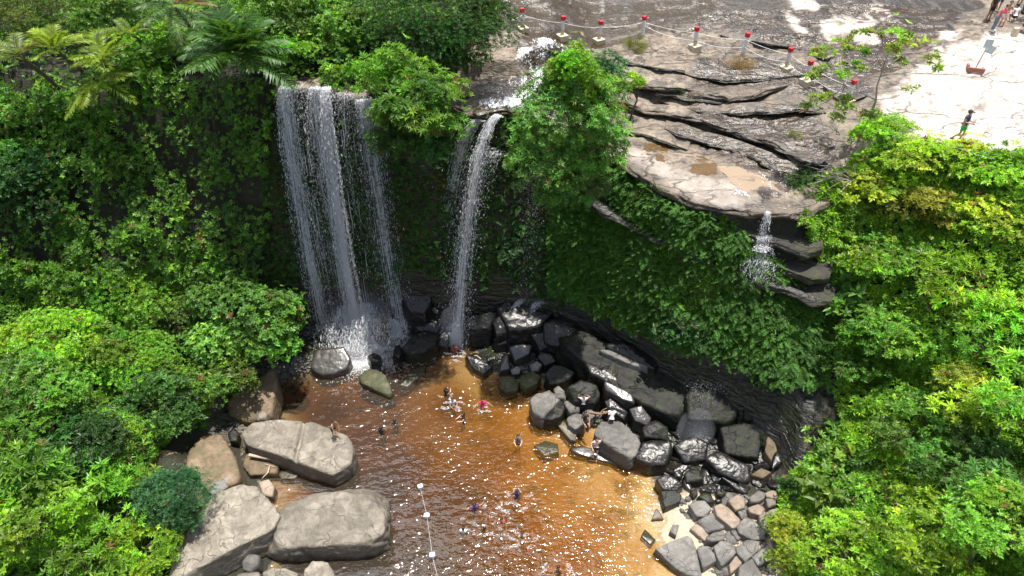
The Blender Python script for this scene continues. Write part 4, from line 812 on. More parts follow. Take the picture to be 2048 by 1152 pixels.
shrub('sprawling bush at the left edge below the palms', 40, 250, 15.0, (2.4, 1.6, 1.6), 'mid', 'mid', HB, 12, 1.1)
shrub('hillside bush of thin leaves between the two palm groups', 300, 100, 18.0, (2.6, 1.8, 1.6), 'small', 'bright', HB, 14, 1.1)
shrub('dull straw-tinted bush at the upper left corner', 60, 40, 19.4, (3.6, 2.2, 1.8), 'fine', 'olive', HB, 16, .9)
shrub('dark bush on the top edge right of the straw-tinted bush', 190, 20, 20.2, (2.6, 2.0, 1.7), 'mid', 'mid', HB, 14, 1.0)
shrub('leafy bush on the top edge above the big palm', 560, 40, 20.2, (2.6, 2.0, 1.8), 'mid', 'mid', HB, 14, 1.1)
shrub('broad vine-hung bush at the top right of the left waterfall lip', 690, 90, 19.1, (2.6, 1.3, 2.0), 'round', 'mid', HB, 16, 1.1, extra=[('mid', 'bright', .3)])
shrub('small bush right above the left waterfall lip', 610, 110, 19.0, (1.5, 1.2, 1.0), 'small', 'bright', HB, 8, 1.1)
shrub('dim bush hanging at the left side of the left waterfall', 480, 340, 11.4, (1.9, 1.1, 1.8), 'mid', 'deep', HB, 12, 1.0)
shrub('sunny bush on the right shoulder of the left waterfall lip', 700, 170, 17.9, (1.4, .8, 1.3), 'star', 'bright', HB, 12, 1.1)
for lab, u, v, z, r, kd, co in [('bushy ledge of pale leaves under the lowest yellow palm', 150, 265, 14.5, (2.6, 1.5, 1.2), 'round', 'bright'), ('lit leafy shelf left of the shaded hillside bush', 250, 300, 13.2, (2.2, 1.4, 1.1), 'mid', 'bright'),
        ('spray of thin arching leaves in the middle of the hillside', 420, 270, 13.2, (1.8, 1.2, 1.1), 'long', 'bright'), ('leafy shelf with pale tips low on the hillside', 90, 440, 9.8, (2.4, 1.5, 1.1), 'mid', 'bright'), ('small sunlit vine curtain beside the left waterfall', 500, 300, 12.4, (1.3, .9, 1.2), 'small', 'bright'),
        ('dusky bush just above the vine-covered mound', 270, 480, 8.6, (2.2, 1.3, 1.1), 'round', 'mid'), ('bush with yellow leaves near the foot of the hillside', 390, 460, 8.6, (1.7, 1.1, 1.0), 'small', 'mid'), ('leafy shelf at the left edge of the middle hillside', 20, 320, 13.4, (2.2, 1.5, 1.1), 'mid', 'bright'),
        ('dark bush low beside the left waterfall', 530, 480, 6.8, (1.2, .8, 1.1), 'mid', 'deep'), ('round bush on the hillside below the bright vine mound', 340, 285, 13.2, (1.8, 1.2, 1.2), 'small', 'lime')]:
    shrub(lab, u, v, z, r, kd, co, HB, 12, 1.1)
# trees between the two waterfalls and on the upper ledge
def tree(label, blobs, base, r0, group=None, name='tree', cat='tree', stem_mat='bark', mat='leaf'):
    b = np.asarray(base, float); root = tag(empty(name, b), label, cat, group); lv = Leaves(); tb = Tubes()
    cs = [P(*q[0]) for q in blobs]; top = np.mean(cs, 0); mid = b + (top - b) * 0.55
    tb.add([b - [0, 0, .4], b + (mid - b) * .5 + RNG.normal(size=3) * .1, mid], r0, r0 * .6, 7, False)
    for q, c in zip(blobs, cs):
        lc = blob(lv, c, q[1], q[2], G[q[3]] if isinstance(q[3], str) else q[3], lumps=q[4], dens=q[5])
        m2 = mid + (c - mid) * .5 + np.array([0, 0, .3]); tb.add([mid, m2, c], r0 * .5, r0 * .25, 6, False)
        for l in lc[::2]: tb.add([c, c + (l - c) * .5 + RNG.normal(size=3) * .08, l], r0 * .22, r0 * .06, 5, False)
    link('crown', lv.mesh('crown'), M[mat], root); link('trunk', tb.mesh('trunk'), M[stem_mat], root)
    return root
tree('tall dark fine-leaved tree between the two waterfalls, cut by the top edge', [((870, 45, 20.4), (4.2, 2.4, 2.6), 'fine', (0.038, 0.098, 0.02), 26, .9), ((800, 110, 18.9), (2.6, 1.5, 2.2), 'fine', 'dark', 18, .9),
    ((880, 150, 18.0), (1.9, 1.2, 1.6), 'small', 'dark', 14, 1.0), ((935, 105, 19.0), (1.8, 1.2, 1.6), 'small', (0.055, 0.13, 0.02), 12, 1.0), ((965, 45, 20.0), (1.6, 1.6, 1.6), 'small', (0.07, 0.15, 0.02), 12, 1.0)], P(840, 190, 17.6), .16)
tree('drooping star-leaved tree hanging over the cliff right of the left waterfall', [((785, 165, 18.6), (1.9, 1.2, 1.7), 'star', 'bright', 16, 1.2), ((838, 230, 17.6), (2.3, 1.5, 1.6), 'star', 'mid', 16, 1.2),
    ((800, 285, 15.8), (1.6, 1.2, 1.3), 'star', (0.05, 0.125, 0.02), 12, 1.2), ((790, 250, 16.9), (1.1, .8, 1.2), 'star', 'bright', 10, 1.2), ((872, 190, 18.5), (1.7, 1.1, 1.5), 'star', 'mid', 12, 1.2), ((852, 292, 15.8), (1.2, .9, 1.3), 'star', (0.055, 0.14, 0.025), 10, 1.1)], P(800, 215, 16.8), .13)
tree('tall star-leaved tree hanging below the upper ledge by the right waterfall', [((1140, 255, 17.6), (2.9, 1.8, 2.5), 'star', (0.13, 0.29, 0.045), 24, 1.25), ((1105, 335, 15.5), (2.4, 1.6, 1.8), 'star', (0.14, 0.30, 0.045), 20, 1.25), ((1195, 300, 16.2), (1.7, 1.3, 1.7), 'star', (0.13, 0.29, 0.042), 14, 1.25), ((1160, 370, 14.4), (1.5, 1.2, 1.3), 'star', (0.10, 0.24, 0.045), 12, 1.2),
    ((1125, 395, 13.6), (1.4, 1.1, 1.3), 'star', (0.10, 0.24, 0.045), 10, 1.2), ((1200, 210, 18.2), (1.6, 1.4, 1.6), 'fine', 'mid', 14, 1.0)], P(1150, 262, 15.6), .13)
tree('bright lime sapling rising out of the star-leaved tree', [((1143, 165, 20.0), (1.35, 1.15, 1.7), 'small', (0.17, 0.32, 0.015), 14, 1.5), ((1140, 205, 18.9), (1.1, 1.0, 1.0), 'small', 'lime', 8, 1.3)], P(1145, 230, 16.2), .06)
shrub('bluish fine-leaved bush right of the lime sapling', 1215, 155, 17.9, (1.5, 1.2, 1.2), 'fine', 'blue', None, 12, 1.1)
shrub('small yellow-tipped bush at the rim of the ledge', 1268, 165, 17.0, (.7, .5, .5), 'small', 'lime', None, 7, 1.2)
# shaded wall below the ledge
SW = 'plants of the shaded cliff'
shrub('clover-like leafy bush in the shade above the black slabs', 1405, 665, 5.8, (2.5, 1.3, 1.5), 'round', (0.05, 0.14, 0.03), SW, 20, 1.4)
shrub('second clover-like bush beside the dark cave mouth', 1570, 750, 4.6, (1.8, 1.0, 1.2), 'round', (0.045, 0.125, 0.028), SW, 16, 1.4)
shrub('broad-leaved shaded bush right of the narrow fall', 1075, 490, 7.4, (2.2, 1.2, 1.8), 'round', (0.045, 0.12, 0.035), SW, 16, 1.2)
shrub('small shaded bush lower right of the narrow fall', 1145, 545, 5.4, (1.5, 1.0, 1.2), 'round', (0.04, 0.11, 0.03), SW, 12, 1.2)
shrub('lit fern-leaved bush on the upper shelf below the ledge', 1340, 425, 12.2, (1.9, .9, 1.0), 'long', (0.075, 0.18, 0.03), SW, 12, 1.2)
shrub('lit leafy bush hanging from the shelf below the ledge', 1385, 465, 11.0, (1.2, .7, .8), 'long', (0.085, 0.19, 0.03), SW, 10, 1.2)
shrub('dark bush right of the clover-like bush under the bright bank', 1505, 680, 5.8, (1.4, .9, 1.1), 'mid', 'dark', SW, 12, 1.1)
# right bank
def rb(label, u, v, z, r, kind, col, **k):
    r = (r[0] * 1.2, r[1] * 1.12, r[2] * .66); z -= .25; return shrub(label, u, v, z, r, kind, col, RBK, k.pop('lumps', 16), k.pop('dens', 1.2), **k)
rb('green bush at the top of the bright bank under the bare twigs', 1770, 262, 16.4, (1.7, 1.1, 1.0), 'small', 'lime')
rb('yellow-green bush below the walking man', 1880, 315, 16.3, (2.2, 1.3, 1.1), 'mid', 'yel')
rb('yellow-green bush at the right edge below the pale rock', 2010, 335, 16.0, (2.2, 1.5, 1.2), 'mid', 'lime')
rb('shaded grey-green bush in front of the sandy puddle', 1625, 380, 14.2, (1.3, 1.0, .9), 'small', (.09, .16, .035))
rb('heart-leaved yellow-green bush beside the dead branches', 1750, 370, 14.6, (2.0, 1.4, 1.2), 'round', 'yel')
rb('orange-tinged bush in the upper part of the bright bank', 1840, 410, 14.0, (1.9, 1.4, 1.2), 'small', (.23, .26, .03))
rb('bright bush at the right edge in the upper part of the bank', 1970, 430, 14.2, (2.3, 1.7, 1.4), 'mid', 'lime')
rb('round-leaved bush on the rim right of the small cascade', 1665, 470, 12.0, (1.6, 1.2, 1.2), 'round', 'lime')
rb('feather-leaved bush in the middle of the bright bank', 1790, 510, 12.0, (2.4, 1.7, 1.4), 'mid', 'bright', extra=[('round', 'yel', .3)])
rb('tall lime bush at the right edge, middle of the bank', 1940, 560, 12.0, (2.2, 1.8, 1.5), 'long', 'lime', dens=1.3)
rb('big-leaved bush right of the lowest cascade ledge', 1690, 580, 9.8, (1.6, 1.3, 1.2), 'big', (.10, .22, .03), dens=1.4)
rb('bushy green mound in the heart of the bright bank', 1780, 650, 9.4, (2.2, 1.7, 1.4), 'mid', 'bright')
rb('small-leaved bush hanging over the dark cave mouth', 1720, 730, 7.2, (1.6, 1.2, 1.2), 'mid', 'mid')
rb('long-leaved bush at the right edge below the lime bush', 1980, 680, 10.6, (2.0, 1.7, 1.5), 'long', 'bright')
rb('feathery yellow sprays in the right half of the bank', 1930, 790, 9.0, (1.7, 1.4, 1.2), 'star', 'yel')
rb('dark green hollow bush in the middle of the lower bank', 1850, 850, 7.4, (2.0, 1.6, 1.3), 'mid', 'mid')
rb('leafy bush with big pale leaves at the foot of the bank', 1660, 890, 3.8, (1.5, 1.3, 1.3), 'big', (.12, .25, .03), dens=1.4)
rb('bush with large drooping leaves right of the beach', 1690, 960, 3.6, (1.9, 1.5, 1.4), 'big', (.11, .23, .03), dens=1.3, extra=[('mid', 'bright', .3)])
rb('dim bush at the beach edge below the streaked rock', 1590, 985, 2.0, (.9, .8, .8), 'mid', (.06, .14, .025))
rb('feathery yellow-green bush at the bottom of the beach', 1580, 1090, 2.2, (1.2, 1.2, 1.2), 'small', (.20, .31, .02), lumps=18, dens=1.3)
rb('lime bush on the bottom edge right of the feathery one', 1700, 1100, 4.2, (2.0, 1.5, 1.3), 'mid', 'lime')
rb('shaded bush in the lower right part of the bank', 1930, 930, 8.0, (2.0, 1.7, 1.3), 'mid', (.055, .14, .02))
rb('sunlit bush near the lower right corner', 1880, 1060, 7.0, (2.0, 1.6, 1.2), 'mid', 'lime')
rb('bush with pale violet flowers at the lower right corner', 2020, 1040, 9.0, (1.9, 1.6, 1.2), 'small', 'bright')
rb('olive bush cut by the right edge below mid height', 2035, 820, 10.5, (1.4, 1.4, 1.2), 'long', 'bright')
# palms
def palm(label, u, v, z, nf, L, col, group, tilt=(0.2, 1.2), dirs=None, dead=0):
    c = P(u, v, z); by = max(c[1] + 2.4, 37.2); g = float(hq(c[0], by)); b = np.array([c[0], by, min(g, c[2] - 0.5)])
    root = tag(empty('palm', b), label, 'palm', group)
    tb = Tubes(); tb.add([b - [0, 0, .3], (b + c) / 2 + RNG.normal(size=3) * .05, c], .13, .10, 8, False); link('trunk', tb.mesh('trunk'), M['bark'], root)
    lv = Leaves(); az = np.linspace(0, 2 * math.pi, nf, endpoint=False) + RNG.random(nf) * .5
    if dirs is not None: az = np.radians(np.asarray(dirs, float)) + RNG.normal(0, .12, len(dirs)); nf = len(az)
    el = tilt[0] + (tilt[1] - tilt[0]) * RNG.random(nf)
    d = np.stack([np.cos(az) * np.cos(el), np.sin(az) * np.cos(el), np.sin(el)], -1)
    cc = jit(G[col] if isinstance(col, str) else col, nf, .18, .15, 0.0)
    if dead: cc[:dead] = (.22, .13, .06)
    fronds(lv, np.repeat(c[None], nf, 0) + d * .1, d, np.repeat([[0, 0, 1.0]], nf, 0), L * (.75 + .4 * RNG.random(nf)), 30, .30, .034, cc, .38, .3, .035, None)
    link('crown', lv.mesh('crown'), M['leaf'], root); return root
PG = 'palms on the left hillside'
palm('big dark green feather palm left of the left waterfall lip', 475, 110, 19.8, 48, 2.9, (.065, .16, .03), PG, (-.25, 1.35))
palm('young yellow palm at the upper left, fronds cupped upward', 110, 100, 20.0, 15, 1.9, (.22, .31, .03), PG, (.1, 1.1))
palm('yellow-green palm between the young one and the big dark one', 205, 120, 19.4, 13, 1.9, (.21, .31, .03), PG, (0, 1.0))
palm('lowest yellow palm with fronds hanging down the hillside', 190, 160, 18.4, 9, 1.9, (.19, .29, .03), PG, (-.7, .6), dirs=[200, 235, 260, 280, 300, 330, 350, 20, 170])
palm('tattered palm at the left edge with browned fronds', 35, 110, 19.8, 11, 1.9, (.13, .19, .03), PG, (-.2, .8), dead=3)
palm('palm at the top edge with dead hanging fronds', 350, 15, 21.2, 18, 2.4, (.08, .16, .04), PG, (-.5, 1.1), dead=5)
palm('spindly palm among the bushes above the hillside middle', 265, 70, 20.0, 11, 1.8, (.17, .26, .03), PG, (0, .9))
# ------------------------------------------------------------------ undergrowth: nobody could count it
def scatter(poly, n, zr=(-5, 30), soilmin=0.5):
    """random points on the ground inside a patch given by its outline"""
    poly = np.asarray(poly, float); cu, cv = PU[GF].mean(1), PV[GF].mean(1)
    ctr = GV[GF].mean(1); m = in_poly(cu, cv, poly) & (soil[GF].mean(1) > soilmin) & (ctr[:, 1] > 8) & (ctr[:, 1] < 60) & (ctr[:, 2] > zr[0]) & (ctr[:, 2] < zr[1])
    f = GF[m]; a, b, c, d = (GV[f[:, k]] for k in range(4)); nr = np.cross(c - a, d - b); ar = np.linalg.norm(nr, axis=1)
    # crowding follows the area seen, so that the steep walls do not take all the leaves
    i = RNG.choice(len(f), n, p=ar / ar.sum()); s, t_ = RNG.random((2, n, 1))
    p = a[i] * (1 - s) * (1 - t_) + b[i] * s * (1 - t_) + c[i] * s * t_ + d[i] * (1 - s) * t_
    return p, unit(nr[i])
def undergrowth(name, label, poly, n, kinds, hmax=0.9, zr=(-5, 30), var=.25, ferns=0, fernL=(0.6, 1.0), fcol='dark', soilmin=.5, sc=.45, gap=0.0):
    lv = Leaves(); p, nr = scatter(poly, n, zr, soilmin)
    hb = np.clip(.5 + .75 * fbm(p * sc, 3, 71), 0, 1.2) ; up = np.array([0, 0, 1.0])
    keep = RNG.random(n) > gap * (hb < .35); p, nr, hb = p[keep], nr[keep], hb[keep]; n = len(p)
    out = unit(nr + .5 * up); p = p + out * (hb * hmax * (1 - .5 * RNG.random(n) ** 2))[:, None]
    sp = noise(p * .32, 55) + .22 * RNG.normal(size=n); edges = np.quantile(sp, np.cumsum([k[2] for k in kinds]) / sum(k[2] for k in kinds))
    lo = -1e9; cl = np.exp(.32 * noise(p * .8, 56))
    for (kd, co, fr), hi in zip(kinds, edges):
        m = (sp > lo) & (sp <= hi); lo = hi; k, L, W, spd = LEAF[kd]; q = p[m]
        col = jit(G[co] if isinstance(co, str) else co, len(q), var) * cl[m][:, None]
        whorls(lv, q, unit(nr[m] * .8 + up * .7 + .45 * RNG.normal(size=(len(q), 3))), k, L, W, spd, col)
    if ferns:
        p, nr = scatter(poly, ferns, zr, soilmin); kf = fbm(p * .5, 3, 91) + .15 * RNG.normal(size=ferns) > -.22; p, nr = p[kf], nr[kf]; ferns = len(p); cf = np.exp(.45 * noise(p * .55, 92) + .1)[:, None]; out = unit(nr + .4 * up); p = p + out * (.25 + .3 * RNG.random((ferns, 1)))
        hz = unit(nr * np.array([1, 1, 0]) + 1e-6 + .9 * RNG.normal(size=(ferns, 3)) * np.array([1, 1, .2]))
        fronds(lv, p, unit(hz + up * (.1 + .6 * RNG.random((ferns, 1)))), np.repeat([[0, 0, 1.0]], ferns, 0), fernL[0] + (fernL[1] - fernL[0]) * RNG.random(ferns), 12, .26, .05, jit(G[fcol] if isinstance(fcol, str) else fcol, ferns, .25, .12, 0) * cf, .55, .1, .02)
    return tag(link(name, lv.mesh(name), M['leaf']), label, 'undergrowth', kind='stuff')
undergrowth('undergrowth', 'tangle of vines and small leaves covering the left hillside', [(-700, -150), (1010, -150), (1000, 60), (900, 130), (700, 170), (570, 180), (560, 420), (520, 560), (-700, 640)], 60000,
    [('small', 'mid', 2), ('mid', 'mid', 2), ('mid', 'dark', 2), ('small', 'bright', 1.6), ('long', 'mid', 1.4), ('round', 'bright', 1), ('big', 'mid', .35)], 2.5, (3, 30), sc=.36, ferns=420, fernL=(.7, 1.3), fcol='dark', gap=.8)
undergrowth('undergrowth', 'mixed leafy ground cover between the bushes of the left bank', [(-700, 560), (420, 520), (560, 700), (470, 830), (340, 890), (300, 960), (360, 1020), (340, 1250), (-700, 1300)], 22000,
    [('small', 'bright', 2), ('mid', 'mid', 2), ('long', 'bright', 1.5), ('round', 'lime', 1), ('small', 'olive', 1)], .7, (-1, 9.5), ferns=160, fernL=(.6, 1.0), fcol='bright', gap=.3)
undergrowth('undergrowth', 'thin moss and ferns on the cliff behind the waterfalls', [(540, 190), (1010, 230), (1130, 300), (1130, 610), (1000, 560), (600, 560), (520, 600)], 9000,
    [('small', 'moss', 2), ('small', 'deep', 2), ('mid', 'dark', 1.6), ('fine', 'moss', 1)], .35, (2.5, 17.5), ferns=900, fernL=(.4, .8), fcol='deep', soilmin=-1, gap=.6)
undergrowth('undergrowth', 'dense ferns covering the shaded wall under the rock ledge', [(1100, 300), (1240, 320), (1330, 400), (1450, 440), (1640, 600), (1700, 640), (1650, 780), (1560, 770), (1440, 715), (1320, 680), (1230, 640), (1100, 575)], 13000,
    [('mid', 'mid', 2), ('small', 'dark', 2), ('long', 'mid', 1), ('fine', 'moss', 1)], .7, (1, 13.6), ferns=9000, fernL=(.3, .72), fcol=(.085, .215, .038), soilmin=-1, gap=.3)
undergrowth('undergrowth', 'sunlit creepers and small leaves covering the right bank', [(1590, 440), (1650, 370), (1740, 300), (1900, 300), (2280, 330), (2950, 420), (2950, 1300), (1540, 1300), (1560, 1010), (1600, 920), (1680, 860), (1660, 620)], 60000,
    [('mid', 'bright', 2), ('small', 'lime', 2), ('round', 'bright', 1.4), ('long', 'lime', 1.4), ('mid', 'mid', 1.2), ('small', 'yel', 1)], 1.1, (-.5, 17), ferns=260, fernL=(.6, 1.0), fcol='yel', gap=.35)
# ------------------------------------------------------------------ falling water
t = NT('white_water'); nv = t.n('ShaderNodeCombineXYZ', X=0.0, Y=-0.5, Z=0.87); d = t.n('ShaderNodeBsdfDiffuse'); d.inputs[0].default_value = (.95, .97, 1, 1); tl = t.n('ShaderNodeBsdfTranslucent'); tl.inputs[0].default_value = (.95, .97, 1, 1)
m_ = t.n('ShaderNodeMixShader'); m_.inputs[0].default_value = .3; t.l(d.outputs[0], m_.inputs[1]); t.l(tl.outputs[0], m_.inputs[2]); t.l(nv.outputs[0], d.inputs['Normal']); gl = t.n('ShaderNodeBsdfGlossy'); gl.inputs['Roughness'].default_value = .25
m2 = t.n('ShaderNodeMixShader'); m2.inputs[0].default_value = .08; t.l(m_.outputs[0], m2.inputs[1]); t.l(gl.outputs[0], m2.inputs[2]); tp_ = t.n('ShaderNodeBsdfTransparent'); m3 = t.n('ShaderNodeMixShader'); m3.inputs[0].default_value = .72; t.l(tp_.outputs[0], m3.inputs[1]); t.l(m2.outputs[0], m3.inputs[2]); t.l(m3.outputs[0], t.out.inputs[0]); M['white'] = t.m
def drops(p, d, L, W):
    """elongated drops: pointed at both ends"""
    n = len(p); d = unit(d); a = unit(np.cross(d, rnd_unit(n))); b = np.cross(d, a); L = np.broadcast_to(L, (n,))[:, None]; W = np.broadcast_to(W, (n,))[:, None]
    v = [p - d * L * .5] + [p + (a * math.cos(k * 2.0944) + b * math.sin(k * 2.0944)) * W * .5 - d * L * .05 for k in range(3)] + [p + d * L * .5]
    V = np.stack(v, 1).reshape(-1, 3); o = np.arange(n)[:, None] * 5
    f = np.concatenate([o + np.array(q) for q in ((0, 2, 1), (0, 3, 2), (0, 1, 3), (4, 1, 2), (4, 2, 3), (4, 3, 1))], 0)
    return V, f
class Drops:
    def __init__(s): s.V = []; s.F = []; s.n = 0
    def add(s, p, d, L, W):
        V, f = drops(p, d, L, W); s.V.append(V); s.F.append(f + s.n); s.n += len(V)
    def jet(s, A, B, n, w0, w1, size=.035, clump=.5, flat=.45, tmax=1.0, t0=0.0, bias=1.0):
        n = int(n * 2.7); A, B = np.asarray(A), np.asarray(B); t_ = t0 + (tmax - t0) * RNG.random(n) ** bias
        sd = unit(np.cross(B - A, [0, 1, 0.])); dp = np.array([0, 1.0, 0])
        cl = noise(np.stack([t_ * 9, t_ * 0, t_ * 0 + A[0]], -1), 7); w = (w0 + (w1 - w0) * t_)
        off = RNG.normal(size=n) * w * .5; k = RNG.random(n) < clump
        strand = RNG.integers(0, 5, n); off[k] = ((strand[k] - 2) * .42 * w[k] + .35 * w[k] * noise(np.stack([t_[k] * 4, strand[k] * 3.1, t_[k] * 0], -1), 9) + RNG.normal(size=k.sum()) * w[k] * .09)
        z = A[2] + (B[2] - A[2]) * t_ ** 2; xy = A[:2] + (B[:2] - A[:2]) * t_[:, None]
        p = np.concatenate([xy, z[:, None]], 1) + sd * off[:, None] + dp * (RNG.normal(size=n) * w * flat * .5)[:, None]
        vel = np.stack([np.full(n, B[0] - A[0]), np.full(n, B[1] - A[1]), 2 * t_ * (B[2] - A[2]) - .4], -1)
        n_ = n; sz = .46 * size * np.exp(RNG.normal(0, .5, n)); s.add(p, unit(vel) + .10 * RNG.normal(size=(n, 3)), sz * (2.0 + 2.5 * RNG.random(n)) * (1 + .8 * t_), sz)
    def threads(s, A, B, n, w0, w1, wid=.016, flat=.45, span=(.05, .16), t1=1.0):
        A, B = np.asarray(A), np.asarray(B); t_ = RNG.random(n) ** .9 * t1; ln = RNG.uniform(*span, n); o1 = RNG.normal(size=n) * .42; o2 = RNG.normal(size=n) * flat * .42; wd = wid * np.exp(RNG.normal(0, .4, n)); ph = RNG.random(n) * 50
        sd = unit(np.cross(B - A, [0, 1, 0.])); rows = []
        for k in range(7):
            f = k / 6.0; tt = np.clip(t_ + ln * f, 0, t1); w = w0 + (w1 - w0) * tt; z = A[2] + (B[2] - A[2]) * tt ** 2; xy = A[:2] + (B[:2] - A[:2]) * tt[:, None]
            c = np.concatenate([xy, z[:, None]], 1) + sd * ((o1 + .10 * noise(np.stack([tt * 25, ph, ph], -1), 3)) * w)[:, None] + np.array([0, 1.0, 0]) * (o2 * w)[:, None]
            h = wd * math.sin(math.pi * (.06 + .88 * f)) * .5; rows += [c - sd * h[:, None], c + sd * h[:, None]]
        V = np.stack(rows, 1).reshape(-1, 3); o = np.arange(n)[:, None] * 14
        f_ = np.concatenate([o + np.array(q) for k in range(6) for q in ((2 * k, 2 * k + 1, 2 * k + 3), (2 * k, 2 * k + 3, 2 * k + 2))], 0); s.V.append(V); s.F.append(f_ + s.n); s.n += len(V)
    def puff(s, c, r, n, size=.04, up=0.0, pw=1.0):
        q = rnd_unit(n) * (RNG.random((n, 1)) ** pw); q[:, 2] = np.abs(q[:, 2]) if up else q[:, 2]
        p = np.asarray(c) + q * np.asarray(r); sz = size * np.exp(RNG.normal(0, .45, n)); s.add(p, q + np.array([0, 0, up]) + .6 * RNG.normal(size=(n, 3)), sz * 2.2, sz)
    def patch(s, poly, n, size=.04, lift=.03, dirn=None, thr=-9, sc=1.5):
        """broken white water lying on the rock inside a patch"""
        poly = np.asarray(poly, float); lo, hi = poly.min(0), poly.max(0); u = lo[0] + (hi[0] - lo[0]) * RNG.random(n * 2); v = lo[1] + (hi[1] - lo[1]) * RNG.random(n * 2)
        k = in_poly(u, v, poly); u, v = u[k][:n], v[k][:n]
        p = np.array([ground(a, b) for a, b in zip(u[:: max(1, len(u) // 400)], v[:: max(1, len(u) // 400)])])
        zi = np.full(len(u), p[:, 2].mean())
        for _ in range(6):
            q = P(u, v, zi); zi = .5 * zi + .5 * hq(q[:, 0], q[:, 1])
        q = P(u, v, zi); q[:, 2] = hq(q[:, 0], q[:, 1]) + lift * (.3 + RNG.random(len(u))); k = noise(q * np.array([sc * 2.2, sc, sc]), 41) + .12 * RNG.normal(size=len(q)) > thr; q = q[k]
        sz = size * np.exp(RNG.normal(0, .4, len(q))); dd = np.array([0, -1, -.35]) if dirn is None else np.asarray(dirn)
        s.add(q, dd + .5 * RNG.normal(size=(len(q), 3)), sz * 2.6, sz)
    def link(s, name, parent):
        return link(name, np_mesh(name, np.concatenate(s.V), np.concatenate(s.F)), M['white'], parent)
def W(u, v, Y): return QY(u, v, Y)
wf = tag(empty('waterfall', P(700, 690, 0)), 'wide left waterfall of several veils dropping into the pool', 'waterfall')
YT = 34.1
for (a, b, zb, n, w0, w1, sz, cl) in [((573, 174), (650, 672), .5, 3600, .30, .62, .036, .6), ((594, 172), (668, 668), .5, 600, .5, .9, .032, .3), ((634, 176), (700, 660), .6, 2300, .35, .8, .034, .6),
        ((655, 176), (717, 690), .1, 7600, .17, .46, .040, .7), ((688, 186), (748, 668), .6, 320, .5, .9, .03, .2), ((728, 200), (798, 655), .9, 3000, .4, .75, .034, .35)]:
    j = Drops(); j.threads(W(*a, YT), P(*b, zb), int(n * .09), w0 * .8, w1 * .8, .018); j.jet(W(*a, YT), P(*b, zb), int(n * 1.25), w0, w1 * 1.45, sz, cl * .8); j.link('water_jet', wf)
j = Drops()
for _ in range(14):
    f = RNG.random(); j.jet(W(575 + 165 * f, 174 + 22 * f, YT), P(655 + 145 * f, 668, .8), 240, .9, 1.6, .021, .0)
j.link('water_veil', wf)
j = Drops(); j.puff(P(718, 700, 0), (1.7, 1.1, .9), 24000, .028, .5, .6); j.puff(P(716, 672, .2), (.8, .5, 3.0), 5200, .024, .7, .9); j.puff(P(660, 678, .1), (1.0, .6, .7), 3200, .024, .5); j.puff(P(790, 672, .6), (.6, .45, 1.7), 4200, .024, .6, .8); j.puff(P(745, 690, .0), (1.5, .7, .8), 4200, .022, .4)
j.puff(P(800, 610, 1.6), (.5, .4, 1.2), 900, .045, .5)
n = 26000; q = np.array(P(722, 703, 0.0)) + RNG.normal(size=(n, 3)) * np.array([1.25, .8, 0]); q[:, 2] = .02 + .05 * RNG.random(n); k = noise(q * 1.4, 61) + .25 * RNG.normal(size=n) + .5 * np.exp(-((q[:, 0] - P(722, 703, 0)[0]) ** 2)) > .05
j.add(q[k], RNG.normal(size=(k.sum(), 3)) * np.array([1, 1, .15]), .085, .045); j.jet(P(712, 596, 3.2), P(718, 708, 0), 6500, .5, 2.5, .045, .15); j.jet(P(796, 600, 2.6), P(802, 686, .1), 2000, .5, 1.4, .042, .15); j.jet(P(648, 640, 1.6), P(658, 690, 0), 1200, .6, 1.7, .04, .15)
for k in range(9):
    a = RNG.uniform(-2.9, -.25); c0 = P(722, 694, .2); e0 = c0 + np.array([math.cos(a) * 2.1, math.sin(a) * 1.3, 0]); e0[2] = -.05; pk = (c0 + e0) / 2 + [0, 0, .7]
    f = RNG.random((500, 1)); q = c0 * (1 - f) ** 2 + pk * 2 * f * (1 - f) + e0 * f ** 2 + RNG.normal(size=(500, 3)) * .13 * (.3 + f); j.add(q, (e0 - c0) + .5 * RNG.normal(size=(500, 3)), .06, .022)
j.link('foam', wf)
wf = tag(empty('waterfall', P(912, 700, 0)), 'narrow waterfall of twin jets right of the drooping tree', 'waterfall')
j = Drops(); j.threads(W(998, 230, 34.5), P(913, 700, 0), 260, .12, .4); j.jet(W(998, 230, 34.5), P(913, 700, 0), 3300, .20, .72, .034, .4, bias=.85); j.link('water_jet', wf)
j = Drops(); j.threads(W(962, 240, 34.6), P(880, 640, 1.0), 150, .12, .5, t1=.55); j.jet(W(962, 240, 34.6), P(880, 640, 1.0), 2200, .22, .8, .034, .4, tmax=.98, bias=1.5); j.link('water_jet', wf)
j = Drops(); j.jet(W(985, 300, 34.2), P(905, 690, .3), 2200, .8, 1.3, .026, .1); j.puff(P(912, 690, 0), (.55, .45, 2.2), 2200, .036, .6, .8); j.puff(P(886, 632, 1.4), (.6, .3, .5), 900, .035, .3); j.puff(P(950, 610, 2.2), (.4, .3, .5), 500, .03, .3); j.link('spray', wf)
j = Drops(); j.patch([(1078, 112), (1106, 112), (1100, 178), (1062, 186), (1068, 150)], 3600, .045, .10); j.patch([(1012, 196), (1062, 180), (1068, 208), (1020, 228), (990, 230), (955, 244), (965, 232), (1000, 218)], 4200, .05, .10)
j.patch([(1036, 96), (1062, 94), (1066, 118), (1030, 142)], 1500, .04, .02, None, -.02); j.patch([(1062, 96), (1140, 92), (1136, 112), (1066, 120)], 1600, .04, .02, None, .02); j.patch([(1020, 150), (1080, 140), (1060, 190), (1010, 200)], 1100, .04, .05, None, .12)  # first two patches paint the white sheen of thin water as drops
j.link('foam', wf)  # foam together with the painted white sheen of thin water
wf = tag(empty('waterfall', P(1040, 640, 2.5)), 'two faint trickles running over the dome of black rock', 'waterfall')
